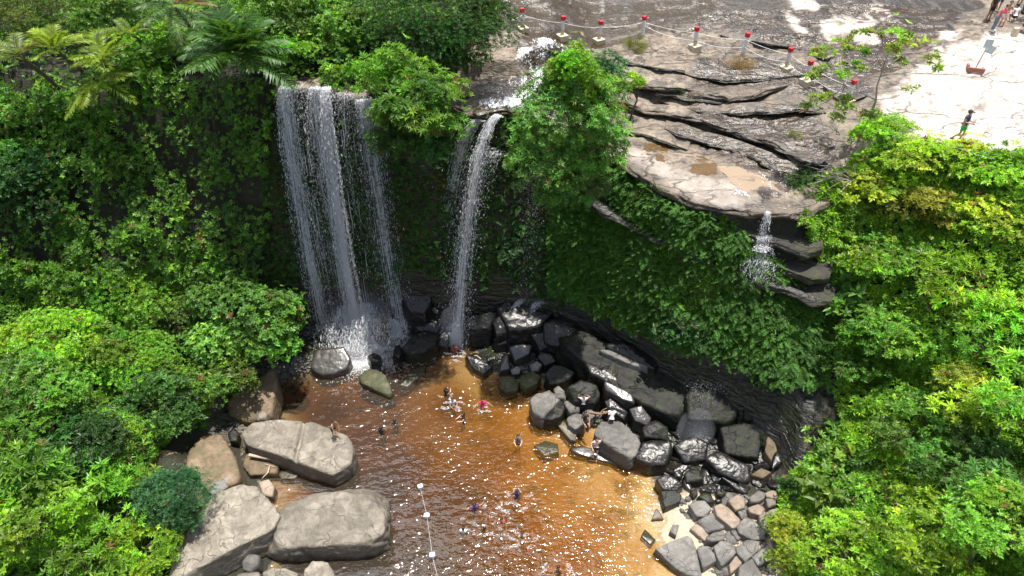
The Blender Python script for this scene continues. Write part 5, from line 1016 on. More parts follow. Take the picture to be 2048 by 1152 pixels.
for path in ([(1050, 596, 3.6), (1030, 612, 3.2), (1016, 634, 2.6), (1020, 655, 1.6)], [(1085, 600, 3.6), (1068, 612, 3.3), (1060, 634, 2.6), (1056, 660, 1.5)]):
    j = Drops(); pts = [P(*q) for q in path]
    for A, B in zip(pts[:-1], pts[1:]):
        n = 420; f = RNG.random((n, 1)); j.add(A + (B - A) * f + RNG.normal(size=(n, 3)) * np.array([.12, .1, .1]), np.repeat((B - A)[None], n, 0) + .15 * RNG.normal(size=(n, 3)), .11, .02)
    j.link('trickle_drops', wf)  # running water of one thin trickle, as loose drops
j = Drops(); j.jet(W(1085, 330, 33.0), P(1050, 610, 3.5), 1000, .7, 1.0, .02, .1); j.link('spray', wf)
wf = tag(empty('waterfall', P(1522, 545, 10.5)), 'small cascade stepping down the layered rock under the puddled ledge', 'waterfall')
A, B, C_, D_ = W(1536, 424, 28.6), P(1524, 474, 12.9), P(1527, 520, 11.6), P(1512, 556, 10.7)
for a, b, n, w0, w1 in ((A, B, 330, .10, .30), (B, C_, 420, .3, .5), (C_, D_, 480, .5, 1.1)):
    j = Drops(); j.jet(a, b, n, w0, w1, .026, .3); j.link('water_jet', wf)
j = Drops(); j.jet(P(1512, 556, 10.6), P(1495, 690, 4.5), 900, .8, 2.2, .024, .1); j.puff(P(1522, 500, 12.2), (.5, .3, .3), 400, .03, .3)
for pl, n in (([(1456, 432), (1500, 440), (1496, 452), (1458, 446)], 350), ([(1470, 520), (1520, 540), (1560, 560), (1540, 570), (1480, 545)], 700)): j.patch(pl, n, .03, .06)
j.link('spray', wf)
wf = tag(empty('spray', P(1390, 872, .8)), 'drifting puff of spray hitting the black rocks right of the pool', 'spray')
j = Drops(); j.jet(P(1405, 770, 5.0), P(1390, 872, .9), 500, 1.2, .9, .016, .0); j.puff(P(1392, 872, .5), (.7, .6, 1.2), 7000, .010, .5, 1.8); j.puff(P(1404, 898, .5), (.45, .4, .5), 2500, .011, .4, 1.2); j.link('droplets', wf)
t = NT('mist'); pv = t.n('ShaderNodeVolumePrincipled'); pv.inputs['Color'].default_value = (.86, .92, 1, 1); pv.inputs['Density'].default_value = .2; t.l(pv.outputs[0], t.out.inputs['Volume']); M['mist'] = t.m
def mist(c, r, label):
    V, f = ico(3); o = link('mist', np_mesh('mist', V * np.asarray(r) + c, f, True), M['mist']); tag(o, label, 'mist', kind='stuff')
mist(P(718, 640, 1.8), (2.6, 1.0, 2.6), 'mist at the foot of the left waterfall')
mist(P(908, 660, 1.4), (1.1, .7, 2.2), 'mist at the foot of the narrow waterfall')
M['mist'] = M['mist'].copy(); M['mist'].node_tree.nodes['Principled Volume'].inputs['Density'].default_value = .16
mist(P(1392, 858, 1.1), (1.15, .9, 1.6), 'mist above the black rocks on the right')
j = Drops()  # white flecks: foam round the bathers, with sun glitter painted in
for (u, v, r, n) in [(906, 812, .8, 700), (965, 818, .7, 500), (1034, 1004, 1.2, 900), (975, 1040, 1.5, 1300), (1116, 1146, 1.0, 700), (1044, 1082, .9, 500), (893, 795, .6, 300), (910, 712, .9, 900), (1010, 1075, 1.1, 600), (780, 745, 1.4, 600), (700, 770, 1.6, 500), (860, 730, 1.5, 500)]:
    c0 = P(u, v, 0.0); a = RNG.random(n) * 6.283; rr = r * np.sqrt(RNG.random(n)); q = c0 + np.stack([np.cos(a) * rr, np.sin(a) * rr * .7, .03 + .03 * RNG.random(n)], -1); k = noise(q * np.array([2.2, 4.2, 1]), 88) > .12
    j.add(q[k], np.array([[1.0, .15, 0]]) + .3 * RNG.normal(size=(k.sum(), 3)) * np.array([1, 1, .1]), .07, .022)
o = tag(j.link('foam', None), 'white flecks of foam and painted sun glitter on the pool around the bathers', 'foam', kind='stuff')
# ------------------------------------------------------------------ water lying on the upper rock
def sheet(name, poly, lift, mat, kind='structure', flat=None, res=.12):
    poly = np.asarray(poly, float); w = np.array([ground(min(max(u, -50), 2100), max(v, 0)) for u, v in poly]); x0, y0 = w[:, 0].min() - .5, w[:, 1].min() - .5
    xs, ys = np.arange(x0, w[:, 0].max() + .5, res), np.arange(y0, w[:, 1].max() + .5, res); X, Y = np.meshgrid(xs, ys)
    if flat is None:
        Z = hq(X, Y); K = np.ones(9) / 9
        for ax in (0, 1): Z = np.apply_along_axis(lambda a: np.convolve(np.pad(a, 4, mode='edge'), K, 'valid'), ax, Z)
        Z = Z + lift + .008 * noise(xy3(X * 2, Y * 5, 1.0), 44)
    else: Z = np.full(X.shape, flat)
    V = np.stack([X, Y, Z], -1).reshape(-1, 3); u, v = proj(V); n2 = fbm(V * 1.2, 4, 19)
    ins = in_poly(u + 14 * n2, v + 9 * n2, poly); ii = np.arange(X.size).reshape(X.shape)
    f = np.stack([ii[:-1, :-1], ii[:-1, 1:], ii[1:, 1:], ii[1:, :-1]], -1).reshape(-1, 4); f = f[ins[f].all(1)]
    us, inv = np.unique(f, return_inverse=True); tag(link(name, np_mesh(name, V[us], inv.reshape(-1, 4), True), mat), kind=kind)
def film(name, tint, rough, alpha, bs):
    t = NT(name); v = t.pos((1, 2.2, 1)); g1 = t.noise(v, 3.5, 5, .65, .5); bn = t.bump(g1, bs, .06); tr = t.n('ShaderNodeBsdfTransparent'); tr.inputs[0].default_value = (1, 1, 1, 1)
    p = t.n('ShaderNodeBsdfPrincipled'); p.inputs['Base Color'].default_value = (*tint, 1); p.inputs['Roughness'].default_value = rough; t.l(bn, p.inputs['Normal'])
    m = t.n('ShaderNodeMixShader'); m.inputs[0].default_value = alpha; t.l(tr.outputs[0], m.inputs[1]); t.l(p.outputs[0], m.inputs[2]); t.l(m.outputs[0], t.out.inputs[0]); return t.m
M['stream'] = film('stream_water', (.055, .035, .014), .12, .62, .7); M['puddle'] = film('puddle_water', (.13, .075, .025), .08, .72, .1); M['silt'] = film('silty_puddle', (.34, .25, .17), .15, .75, .08)
sheet('stream_water', [(1020, -60), (1420, -60), (1440, 30), (1380, 62), (1300, 70), (1230, 95), (1190, 130), (1130, 135), (1080, 140), (1060, 105), (1040, 70), (1005, 40)], .015, M['stream'])
sheet('stream_water', [(1640, -60), (2000, -60), (1965, 20), (1890, 62), (1800, 140), (1745, 160), (1735, 120), (1790, 60), (1700, 10)], .0, M['stream'])
sheet('puddle', [(1288, 285), (1330, 282), (1340, 298), (1328, 312), (1345, 338), (1335, 354), (1322, 335), (1300, 312), (1272, 304)], .02, M['puddle'], flat=None, res=.08)
sheet('puddle', [(1378, 322), (1400, 310), (1430, 322), (1440, 345), (1405, 352), (1372, 342)], .03, M['puddle'], res=.08)
sheet('puddle', [(1430, 330), (1480, 335), (1540, 358), (1580, 378), (1575, 400), (1520, 402), (1470, 372)], .03, M['silt'], res=.08)
sheet('puddle', [(1338, 256), (1370, 254), (1372, 262), (1345, 264)], .03, M['puddle'], res=.08)
# ------------------------------------------------------------------ posts, ropes, buoys, sign, wood
M['paint'] = simple('white_paint', (.72, .71, .68), .55, .08, 14); M['red'] = simple('red_paint', (.55, .02, .03), .5, .1, 14); M['stain'] = simple('stained_concrete', (.52, .44, .31), .8, .2, 8)
M['rope'] = simple('rope_fibre', (.70, .70, .68), .8, .15, 20); M['buoywhite'] = simple('buoy_white', (.78, .82, .86), .35, .05, 5); M['buoyblue'] = simple('buoy_blue', (.05, .10, .18), .4, .1, 5)
M['signface'] = simple('sign_face', (.42, .50, .52), .45, .1, 5); M['steel'] = simple('grey_steel', (.25, .27, .28), .5, .1, 9); M['brick'] = simple('brick', (.30, .12, .08), .85, .3, 12); M['wood'] = simple('driftwood', (.42, .33, .25), .8, .3, 14); M['logwood'] = simple('brown_log', (.22, .14, .09), .85, .3, 10)
posts = []
PD = [((1045, 63), 'first red-capped post from the tree, at the head of the right waterfall', True), ((1124, 78), 'red-capped post standing in the stream, second from the tree', True), ((1197, 86), 'red-capped post on a tilted block above the lime sapling', True),
      ((1285, 76), 'red-capped post without a footing beside the yellow-green grass tuft', False), ((1389, 99), 'red-capped post where the ropes first double, on dry rock', True), ((1484, 112), 'red-capped post wrapped in dry grass at its foot', False),
      ((1571, 142), 'leaning red-capped post on a large square block near the black ledge', True), ((1611, 168), 'red-capped post partly behind the sparse tree, on a square block', True), ((1693, 208), 'red-capped post almost hidden in the sparse tree', True)]
def box_obj(name, c, s, mat, parent, rot=None, bev=.015):
    bm = bmesh.new(); bev_box(bm, c, s, rot, bev); o = link(name, bm_mesh(name, bm), M[mat], parent, False); return o
for (px, lab, ft) in PD:
    g = ground(*px); root = tag(empty('post', g, .5), lab, 'post', 'red and white posts along the rim'); tl_ = Matrix.Rotation(math.radians(RNG.uniform(-4, 4)), 3, 'Y')
    if ft: box_obj('footing', (0, 0, .08), (.56, .56, .36), 'stain', root, None, .02)
    b0 = .22 if ft else -.15
    box_obj('lower_shaft', tl_ @ Vector((0, 0, b0 + .17)), (.165, .165, .36), 'stain', root, tl_); box_obj('shaft', tl_ @ Vector((0, 0, (b0 + .35 + 1.10) / 2)), (.17, .17, 1.10 - b0 - .35), 'paint', root, tl_)
    box_obj('red_cap', tl_ @ Vector((0, 0, 1.20)), (.215, .215, .24), 'red', root, tl_, .02); root.scale = (1.12,) * 3; posts.append(np.array(g))
def rope(label, pts, sag, r=.014, name='rope', mat='rope'):
    tb = Tubes()
    for A, B in zip(pts[:-1], pts[1:]):
        A, B = np.asarray(A), np.asarray(B); tb.add([A + (B - A) * f - np.array([0, 0, sag * 4 * f * (1 - f)]) for f in np.linspace(0, 1, 11)], r, r, 5, False)
    return tag(link(name, tb.mesh(name), M[mat]), label, 'rope')
rope('upper rope strung along the red-capped posts', [P(985, 52, 19.0)] + [p + [0, -.09, 1.08] for p in posts], .10)
rope('lower rope sagging between the posts right of the grass tuft', [p + [0, -.09, .62 + .25 * (i == 0)] for i, p in enumerate(posts[3:])], .22)
rope('rope handrail crossing the pale rock below the walking man', [P(1768, 232, 16.9), P(1845, 272, 16.8), P(1930, 300, 16.8), P(1990, 318, 16.8)], .05, .012, mat='steel')
for lab, (u, v), rz in (('white float nearest the grooved boulder', (841, 976), .4), ('white float in the middle of the rope, dark side towards us', (854, 1034), .1), ('white float nearest the bottom edge', (865, 1113), .2)):
    root = tag(empty('float', P(u, v, 0), rz), lab, 'float', 'floats on the swimming rope')
    box_obj('float_body', (0, 0, .13), (.30, .24, .24), 'buoywhite', root, None, .05); box_obj('float_base', (0, 0, -.03), (.31, .25, .11), 'buoyblue', root, None, .03)
    tb = Tubes(); tb.add([(-.09, 0, .25), (-.06, 0, .31), (.06, 0, .31), (.09, 0, .25)], .016, .016, 6); link('handle', tb.mesh('handle'), M['buoyblue'], root, False)
rope('thin swimming rope linking the three white floats', [P(841, 976, .06), P(854, 1034, .06), P(865, 1113, .06), P(880, 1175, .06)], .0, .007)
g = ground(1949, 140); root = tag(empty('sign', g, -.35), 'blue-grey two-panel sign on a thin post in a brick planter', 'sign')
tb = Tubes(); tb.add([(0, 0, 0), (.06, 0, .8), (.12, 0, 1.75)], .03, .03, 6); link('post', tb.mesh('post'), M['steel'], root, False)
box_obj('upper_panel', (.10, -.045, 1.62), (.42, .03, .50), 'signface', root); box_obj('lower_panel', (.34, -.05, 1.30), (.40, .03, .46), 'signface', root, Matrix.Rotation(.25, 3, 'Y'))
bm = bmesh.new(); [bev_box(bm, c, s, None, .01) for c, s in (((0, -.26, .1), (.95, .12, .26)), ((-.42, -.02, .14), (.12, .36, .34)), ((.42, -.02, .08), (.12, .36, .2)))]; link('planter', bm_mesh('planter', bm), M['brick'], root, False)
g = ground(2027, 72); root = tag(empty('marker_stone', g, .3), 'small grey marker block standing on the pale rock by the crowd', 'marker block'); box_obj('block', (0, 0, .25), (.42, .2, .55), 'stain', root)
tb = Tubes(); a, b, c = P(948, 712, .7), P(958, 728, .5), P(968, 740, .25); tb.add([P(953, 711, .75), a, P(947, 719, .6), b, c], .045, .03, 7); tb.add([P(953, 711, .75), P(961, 717, .7), P(964, 726, .5), P(969, 731, .4)], .04, .025, 7)
tag(link('driftwood', tb.mesh('driftwood'), M['wood']), 'pale forked driftwood branch by the dark jumbled rocks', 'driftwood')
tb = Tubes(); tb.add([P(1177, 824, .95), P(1200, 828, 1.05), P(1222, 824, 1.2), P(1244, 832, 1.3)], .09, .05, 8); tb.add([P(1200, 828, 1.05), P(1206, 820, 1.35), P(1214, 816, 1.5)], .05, .02, 6)
tag(link('driftwood', tb.mesh('driftwood'), M['logwood']), 'brown broken log lying between bathers on the right rocks', 'driftwood')
tb = Tubes(); tb.add([P(498, 910, .8), P(530, 916, .75), P(566, 920, .8)], .10, .07, 8); tb.add([P(540, 930, .55), P(536, 945, .55), P(524, 957, .5)], .05, .03, 6); tb.add([P(530, 928, .55), P(550, 934, .5)], .03, .02, 5)
tag(link('driftwood', tb.mesh('driftwood'), M['wood']), 'pale drift logs caught in the side channel under the grooved boulder', 'driftwood')
def litter(name, label, polys, n, cols, lift=.015, L=(.05, .11)):
    lv = Leaves()
    for poly, k in zip(polys, n):
        poly = np.asarray(poly, float); u = poly[:, 0].min() + np.ptp(poly[:, 0]) * RNG.random(k * 2); v = poly[:, 1].min() + np.ptp(poly[:, 1]) * RNG.random(k * 2); m = in_poly(u, v, poly); u, v = u[m][:k], v[m][:k]
        zi = np.full(len(u), ground(*poly.mean(0))[2])
        for _ in range(8): q = P(u, v, zi); zi = .5 * zi + .5 * hq(q[:, 0], q[:, 1])
        q = P(u, v, zi); q[:, 2] = hq(q[:, 0], q[:, 1]) + lift; kk = fbm(q * 1.3, 3, 77) + .3 * RNG.normal(size=len(q)) > -.05; q = q[kk]; m = len(q); d = unit(RNG.normal(size=(m, 3)) * np.array([1, 1, .25]))
        lv.add(q, d, np.array([[0, 0, 1.0]]) + .4 * RNG.normal(size=(m, 3)), RNG.uniform(*L, m), RNG.uniform(.03, .06, m), np.asarray(cols)[RNG.integers(0, len(cols), m)] * np.exp(RNG.normal(0, .25, (m, 1))))
    return tag(link(name, lv.mesh(name), M['leaf']), label, 'fallen leaves', kind='stuff')
litter('fallen_leaves', 'reddish fallen leaves strewn over the upper rock', [[(1280, 75), (1560, 90), (1640, 160), (1460, 150), (1300, 140)], [(1370, 40), (1560, 20), (1640, 110), (1420, 80)], [(1330, 240), (1420, 260), (1600, 330), (1560, 380), (1400, 320), (1330, 290)], [(1180, 80), (1290, 75), (1240, 130), (1190, 125)], [(1450, 395), (1600, 400), (1600, 418), (1460, 412)], [(920, 90), (1030, 80), (1040, 120), (920, 120)]],
       [700, 450, 650, 200, 150, 120], [(.30, .10, .05), (.38, .2, .1), (.5, .36, .26), (.16, .07, .04), (.55, .45, .4)])
litter('fallen_leaves', 'pale dry leaves between the beach stones', [[(1450, 1040), (1560, 990), (1560, 1110), (1440, 1120)], [(350, 910), (400, 930), (390, 970), (340, 950)]], [500, 120], [(.5, .36, .28), (.6, .48, .4), (.35, .22, .15)])
# grass tufts on the rock
def tuft(label, u, v, n, L, col, r=.35, h=.5, cat='grass tuft'):
    g = ground(u, v); lv = Leaves(); a = RNG.random(n) * 6.28; el = RNG.uniform(.35, 1.4, n); d = np.stack([np.cos(a) * np.cos(el), np.sin(a) * np.cos(el), np.sin(el)], -1)
    p = g + np.stack([np.cos(a), np.sin(a), a * 0], -1) * (r * RNG.random((n, 1)) ** .5); lv.add(p, d, np.cross(d, [[.3, .5, .1]]), L * RNG.uniform(.6, 1.1, n), .022, jit(col, n, .25, .1, 0), .35)
    p2 = p + d * (L * .6); lv.add(p2, unit(d + [0, 0, -.6]), np.cross(d, [[.3, .5, .1]]), L * .55, .016, jit(col, n, .25, .1, 0), .4)
    o = link('grass_tuft', lv.mesh('grass_tuft'), M['leaf']); o.data.transform(Matrix.Translation(-Vector(g))); o.location = g; return tag(o, label, cat)
tuft('yellow-green grass tuft beside the post without a footing', 1270, 96, 420, .75, (.16, .19, .03), .40)
tuft('dry brown grass tuft at the foot of a red-capped post', 1482, 136, 420, .75, (.30, .22, .11), .32)
tuft('small green weed growing from the edge of the dry rock', 1360, 182, 110, .35, (.10, .19, .03), .18)
tuft('small yellowish fern clump on the black ledge right of the cascade pool', 1588, 272, 160, .4, (.17, .2, .03), .2)
# bare twigs and the sparse tree at the rim
def twigs(label, u, v, z, n, L, mat='paletwig', fan=(-2.6, .4), name='dead_bush'):
    c = P(u, v, z); g = float(hq(c[0], c[1])); root = tag(empty(name, (c[0], c[1], min(g, c[2]))), label, 'dead bush'); tb = Tubes()
    for i in range(n):
        a = RNG.uniform(*fan); el = RNG.uniform(.1, 1.0); d = np.array([math.cos(a) * math.cos(el), math.sin(a) * math.cos(el), math.sin(el)]); l = L * RNG.uniform(.55, 1.1); m = c + d * l * .5 + RNG.normal(size=3) * .08; e = c + d * l + RNG.normal(size=3) * .18 - [0, 0, .12 * l]
        tb.add([c, m, e], .028, .008, 5, False)
        for k in range(3):
            s0 = m + (e - m) * RNG.random() * .7; tb.add([s0, s0 + (d + .7 * RNG.normal(size=3)) * l * .3], .011, .004, 4, False)
    link('branches', tb.mesh('branches'), M[mat], root)
twigs('grey bare twigs at the end of the black ledge', 1680, 270, 15.9, 16, 1.5, fan=(1.2, 4.2))
twigs('white dead branches lying over the bushes beside the sandy puddle', 1705, 360, 15.0, 12, 2.0, fan=(2.5, 4.0))
b = P(1735, 250, 15.4); b[2] = float(hq(b[0], b[1])); root = tag(empty('tree', b), 'sparse pale-stemmed tree with open leaf clusters in front of the wet rock', 'tree'); tb = Tubes(); lv = Leaves()
hub = QY(1752, 200, 31.6); tb.add([b - [0, 0, .3], (b + hub) / 2, hub], .07, .05, 7, False); hub2 = QY(1765, 140, 31.4); tb.add([hub, QY(1754, 172, 31.5), hub2], .045, .03, 6, False); hub3 = QY(1690, 170, 31.2); tb.add([hub, hub3], .04, .025, 6, False)
for (u, v, r, h) in [(1650, 110, .55, hub3), (1675, 90, .5, hub3), (1710, 105, .5, hub2), (1735, 72, .6, hub2), (1785, 70, .6, hub2), (1775, 98, .4, hub2), (1830, 88, .55, hub2), (1862, 118, .4, hub2), (1870, 138, .25, hub2), (1668, 140, .55, hub3), (1700, 132, .45, hub3), (1725, 140, .3, hub3), (1795, 122, .35, hub2),
                   (1630, 150, .4, hub3), (1640, 195, .5, hub3), (1625, 218, .5, hub3), (1660, 235, .5, hub3), (1700, 200, .35, hub3), (1815, 185, .35, hub), (1690, 215, .4, hub), (1740, 230, .5, hub)]:
    c = QY(u, v, 31.4 + RNG.normal() * .5); tb.add([h, (h + c) / 2 + RNG.normal(size=3) * .1, c], .022, .008, 5, False); blob(lv, c, (r * 1.15, r, r * .5), 'mid', (.22, .32, .045), lumps=5, dens=.85)
link('crown', lv.mesh('crown'), M['leaf'], root); link('trunk', tb.mesh('trunk'), M['paletwig'], root)
# ------------------------------------------------------------------ people
SKIN = {k: simple('skin_' + k, c, .5, .05, 8) for k, c in dict(tan=(.42, .24, .15), pale=(.66, .45, .34), brown=(.24, .125, .075)).items()}
CLOTH = {}
def cloth(c):
    k = tuple(round(x, 3) for x in c)
    if k not in CLOTH: CLOTH[k] = simple('cloth', c, .85, .12, 25)
    return CLOTH[k]
M['hair'] = simple('dark_hair', (.012, .010, .009), .45, .2, 30); M['feature'] = simple('face_features', (.05, .018, .015), .5, .1, 30)
def skin_mesh(name, V, E, R, sub=1):
    me = bpy.data.meshes.new(name); me.from_pydata([tuple(v) for v in V], E, []); ob = bpy.data.objects.new('tmp', me); COL.objects.link(ob)
    md = ob.modifiers.new('s', 'SKIN'); md.use_smooth_shade = True
    sv = me.skin_vertices[0].data if me.skin_vertices else None
    if sv is None: return me
    for i, r in enumerate(R): sv[i].radius = (r, r) if np.isscalar(r) else r
    sv[0].use_root = True
    s2 = ob.modifiers.new('b', 'SUBSURF'); s2.levels = sub; s2.render_levels = sub
    dg = bpy.context.evaluated_depsgraph_get(); out = bpy.data.meshes.new_from_object(ob.evaluated_get(dg)); out.name = name
    bpy.data.objects.remove(ob); bpy.data.meshes.remove(me); out.materials.clear()
    for p in out.polygons: p.use_smooth = True
    return out
POSES = dict(
    stand=dict(),
    walk=dict(lk=(.12, -.12, .50), la=(.14, -.02, .09), rk=(-.10, -.02, .50), ra=(-.12, .26, .12), le=(.24, -.05, 1.16), lh=(.12, -.28, 1.12), re=(-.23, -.02, 1.17), rh=(-.08, -.28, 1.14)),
    out=dict(le=(.42, -.06, 1.26), lh=(.60, -.22, 1.16), re=(-.42, -.06, 1.26), rh=(-.60, -.22, 1.16)),
    front=dict(le=(.26, -.14, 1.18), lh=(.16, -.36, 1.16), re=(-.26, -.14, 1.18), rh=(-.16, -.36, 1.16)),
    wave=dict(le=(.30, -.02, 1.62), lh=(.32, -.04, 1.90), re=(-.34, -.05, 1.22), rh=(-.26, -.22, 1.06)),
    headup=dict(le=(.36, -.04, 1.56), lh=(.16, -.10, 1.80), re=(-.40, -.04, 1.56), rh=(-.38, -.12, 1.82)),
    sit=dict(pz=-.50, lk=(.13, -.42, .42), la=(.13, -.44, .03), rk=(-.13, -.42, .42), ra=(-.13, -.44, .03), le=(.24, -.16, .66), lh=(.14, -.38, .50), re=(-.24, -.16, .66), rh=(-.14, -.38, .50)),
    crouch=dict(pz=-.55, lean=.20, lk=(.16, -.36, .48), la=(.14, -.10, .05), rk=(-.16, -.36, .48), ra=(-.14, -.10, .05), le=(.26, -.32, .62), lh=(.40, -.46, .42), re=(-.26, -.32, .62), rh=(-.20, -.52, .40)),
    squatback=dict(pz=-.55, lean=.16, lk=(.16, -.36, .48), la=(.14, -.10, .05), rk=(-.16, -.36, .48), ra=(-.14, -.10, .05)),
    bend=dict(lean=.22, le=(.24, -.28, 1.06), lh=(.16, -.36, .82), re=(-.24, -.28, 1.06), rh=(-.16, -.36, .82)))
def person(label, loc, rz, pose='stand', skin='tan', top=None, short=(.02, .02, .03), hair='short', scale=1.0, long_legs=False, cap=None, shoes=None, group=None):
    p = POSES[pose]; dz = p.get('pz', 0); ln = p.get('lean', 0)
    T = lambda x, y, z: np.array([x, y - ln * max(0, (z - .9)) / .6, z + dz])
    V = []; E = []; R = []
    def add(v, r, par=None):
        V.append(np.asarray(v, float)); R.append(r); i = len(V) - 1
        if par is not None: E.append((par, i))
        return i
    pel = add(T(0, 0, .95), .125); wai = add(T(0, .01, 1.10), .112, pel); che = add(T(0, 0, 1.28), .135, wai); nb = add(T(0, .01, 1.42), .075, che); nk = add(T(0, .0, 1.49), .052, nb)
    jaw = add(T(0, -.025, 1.56), .068, nk); sk = add(T(0, .0, 1.645), .092, jaw); add(T(0, .01, 1.715), .062, sk); nose = add(T(0, -.118, 1.60), .013, sk)
    for sx in (1, -1): add(T(.098 * sx, .01, 1.615), .018, sk)
    hands = {}
    for sx, k in ((1, 'l'), (-1, 'r')):
        sh = add(T(.175 * sx, 0, 1.40), .060, che); el = np.array(p.get(k + 'e', T(.235 * sx, .03, 1.13))); hd = np.array(p.get(k + 'h', T(.25 * sx, -.05, .88)))
        if k + 'e' in p and ln and not dz: el = el + [0, 0, 0]
        up_ = add((V[sh] + el) / 2, .050, sh); e = add(el, .040, up_); w = add(el + (hd - el) * .93, .027, e); dv = unit((hd - el)[None])[0]
        sd_ = unit(np.cross(dv, [0, 1, .15])[None])[0]; pm = add(hd + dv * .045, (.036, .022), w); hands[k] = (sh, e)
        for q, (o, l) in enumerate(((-.030, .075), (-.010, .088), (.010, .082), (.028, .064))):
            f1 = add(hd + dv * (.085 + l * .45) + sd_ * o * 1.15 + np.array([0, -.006, 0]), .0085, pm); add(hd + dv * (.080 + l) + sd_ * o * 1.25 + np.array([0, -.02, -.006]), .0075, f1)
        t1 = add(hd + dv * .04 + sd_ * .045 * sx + np.array([0, -.01, 0]), .010, pm); add(hd + dv * .085 + sd_ * .062 * sx + np.array([0, -.016, 0]), .008, t1)
    legs = {}
    for sx, k in ((1, 'l'), (-1, 'r')):
        hp = add(T(.098 * sx, 0, .90), .092, pel); kn = np.array(p.get(k + 'k', (.105 * sx, -.01, .50))); an = np.array(p.get(k + 'a', (.11 * sx, .02, .085)))
        th = add((V[hp] + kn) / 2, .078, hp); kk = add(kn, .055, th); cf = add(kn + (an - kn) * .35 + [0, .02, 0], .054, kk); aa = add(an, .036, cf); add(an + [0, .045, -.045], .032, aa); ft = add(an + [0, -.11, -.055], .034, aa); add(an + [0, -.175, -.062], .026, ft)
        legs[k] = (hp, th, kk, aa, ft)
    S = lambda m: (m.transform(Matrix.Scale(scale, 4)), m)[1]
    root = tag(empty('person', loc, rz), label, 'person', group)
    link('body', S(skin_mesh('body', V, E, R)), SKIN[skin], root, False)
    def sub(name, chain, mat):
        ids = []; [ids.append(i) for c in chain for i in c[:2] if i not in ids]
        vv = [V[i] if not isinstance(i, tuple) else V[i[0]] + (V[i[1]] - V[i[0]]) * i[2] for i in ids]; gr = .014
        rr = [(R[i] if np.isscalar(R[i]) else R[i][0]) + gr if not isinstance(i, tuple) else ((R[i[0]] + R[i[1]]) / 2 + gr + .006) for i in ids]
        link(name, S(skin_mesh(name, vv, [(ids.index(a), ids.index(b)) for a, b in chain], rr)), mat, root, False)
    if top is not None:
        ch = [(wai, che), (che, nb), (wai, (wai, pel, .7))]
        for k in 'lr': ch += [(che, hands[k][0]), (hands[k][0], (hands[k][0], hands[k][1], .5))]
        sub('shirt', ch, cloth(top))
    if short is not None:
        ch = [(pel, (pel, wai, .6))]
        for k in 'lr':
            hp, th, kk, aa, ft = legs[k]; ch += [(pel, hp), (hp, th)] + ([(th, kk), (kk, (kk, aa, .9))] if long_legs else [(th, (th, kk, .45))])
        sub('trousers' if long_legs else 'shorts', ch, cloth(short))
    if shoes is not None:
        for k in 'lr':
            a = V[legs[k][3]]; bm = bmesh.new(); bev_box(bm, (a[0], a[1] - .06, a[2] - .045), (.10, .28, .10), None, .035, 3); link('shoe', S(bm_mesh('shoe', bm, True)), cloth(shoes), root, False)
    d, f = ico(3); hc = V[sk] + [0, .016, .012]; q = d * np.array([.104, .112, .108]); kp = ~((q[:, 1] < -.045) & (q[:, 2] < .045)) & (q[:, 2] > -.075)
    if hair == 'long': kp = ~((q[:, 1] < -.04) & (q[:, 2] < .05)); q[:, 2] = np.where((q[:, 2] < -.02) & (q[:, 1] > -.03), q[:, 2] * 3.2, q[:, 2])
    f2 = f[kp[f].all(1)]; us, inv = np.unique(f2, return_inverse=True)
    link('hair', S(np_mesh('hair', q[us] * (1 + .03 * noise(q[us] * 60)[:, None]) + hc, inv.reshape(-1, 3), True)), M['hair'], root, False)
    bm = bmesh.new()
    for sx in (1, -1): bev_box(bm, V[sk] + np.array([.034 * sx, -.088, -.012]), (.026, .012, .012), None, .004); bev_box(bm, V[sk] + np.array([.034 * sx, -.090, .012]), (.036, .010, .007), None, .002)
    bev_box(bm, V[jaw] + np.array([0, -.068, -.008]), (.045, .012, .011), None, .004); link('face', S(bm_mesh('face', bm)), M['feature'], root, False)
    if cap is not None:
        q = d * np.array([.112, .120, .085]); kp = q[:, 2] > -.005; f2 = f[kp[f].all(1)]; us, inv = np.unique(f2, return_inverse=True); cp = link('cap', S(np_mesh('cap', q[us] + hc + [0, 0, .035], inv.reshape(-1, 3), True)), cloth(cap), root, False)
        bm = bmesh.new(); bev_box(bm, V[sk] + np.array([0, -.15, .045]), (.15, .14, .014), None, .006); link('brim', S(bm_mesh('brim', bm)), cloth(cap), root, False)
    return root
SWG = 'bathers in the pool'
def swimmer(label, u, v, depth, rz, pose='stand', **k): q = P(u, v, 0.0); return person(label, (q[0], q[1], -depth * .92 - .10), math.radians(rz), pose, group=SWG, scale=.92, **k)
BK = (.012, .012, .015)
swimmer('bather in a black shirt, back turned, below the foaming water', 893, 789, .88, 160, 'front', top=BK, skin='pale')
swimmer('bather in a grey-white shirt splashing behind the black-shirted one', 906, 809, .95, 20, 'front', top=(.55, .55, .58), skin='tan')
swimmer('bather in a pink-red shirt with arms spread near the yellow shallows', 965, 812, .85, 10, 'out', top=(.62, .03, .12), skin='tan')
swimmer('dark-clad bather with pale arms in mid pool, just below the splasher', 927, 841, .82, -70, 'front', top=BK, skin='pale', hair='long')
swimmer('bather with dark patterned top standing alone in the orange water', 1036, 886, .78, 0, 'front', top=(.12, .11, .14), skin='pale')
swimmer('bather in a dark blue shirt among the glitter, nearest the long wet ledge', 1034, 994, .85, 180, 'front', top=(.03, .05, .12), skin='tan')
swimmer('bather in a purple top floating in the glitter', 949, 1018, 1.05, 200, 'out', top=(.09, .03, .15), skin='tan')
swimmer('bather in a white shirt nearest the rope of floats', 927, 1064, 1.08, 180, 'stand', top=(.80, .80, .80), skin='tan')
swimmer('lone dark head in the water right of the white-shirted bather', 969, 1058, 1.36, 150, 'stand', top=None, skin='brown')
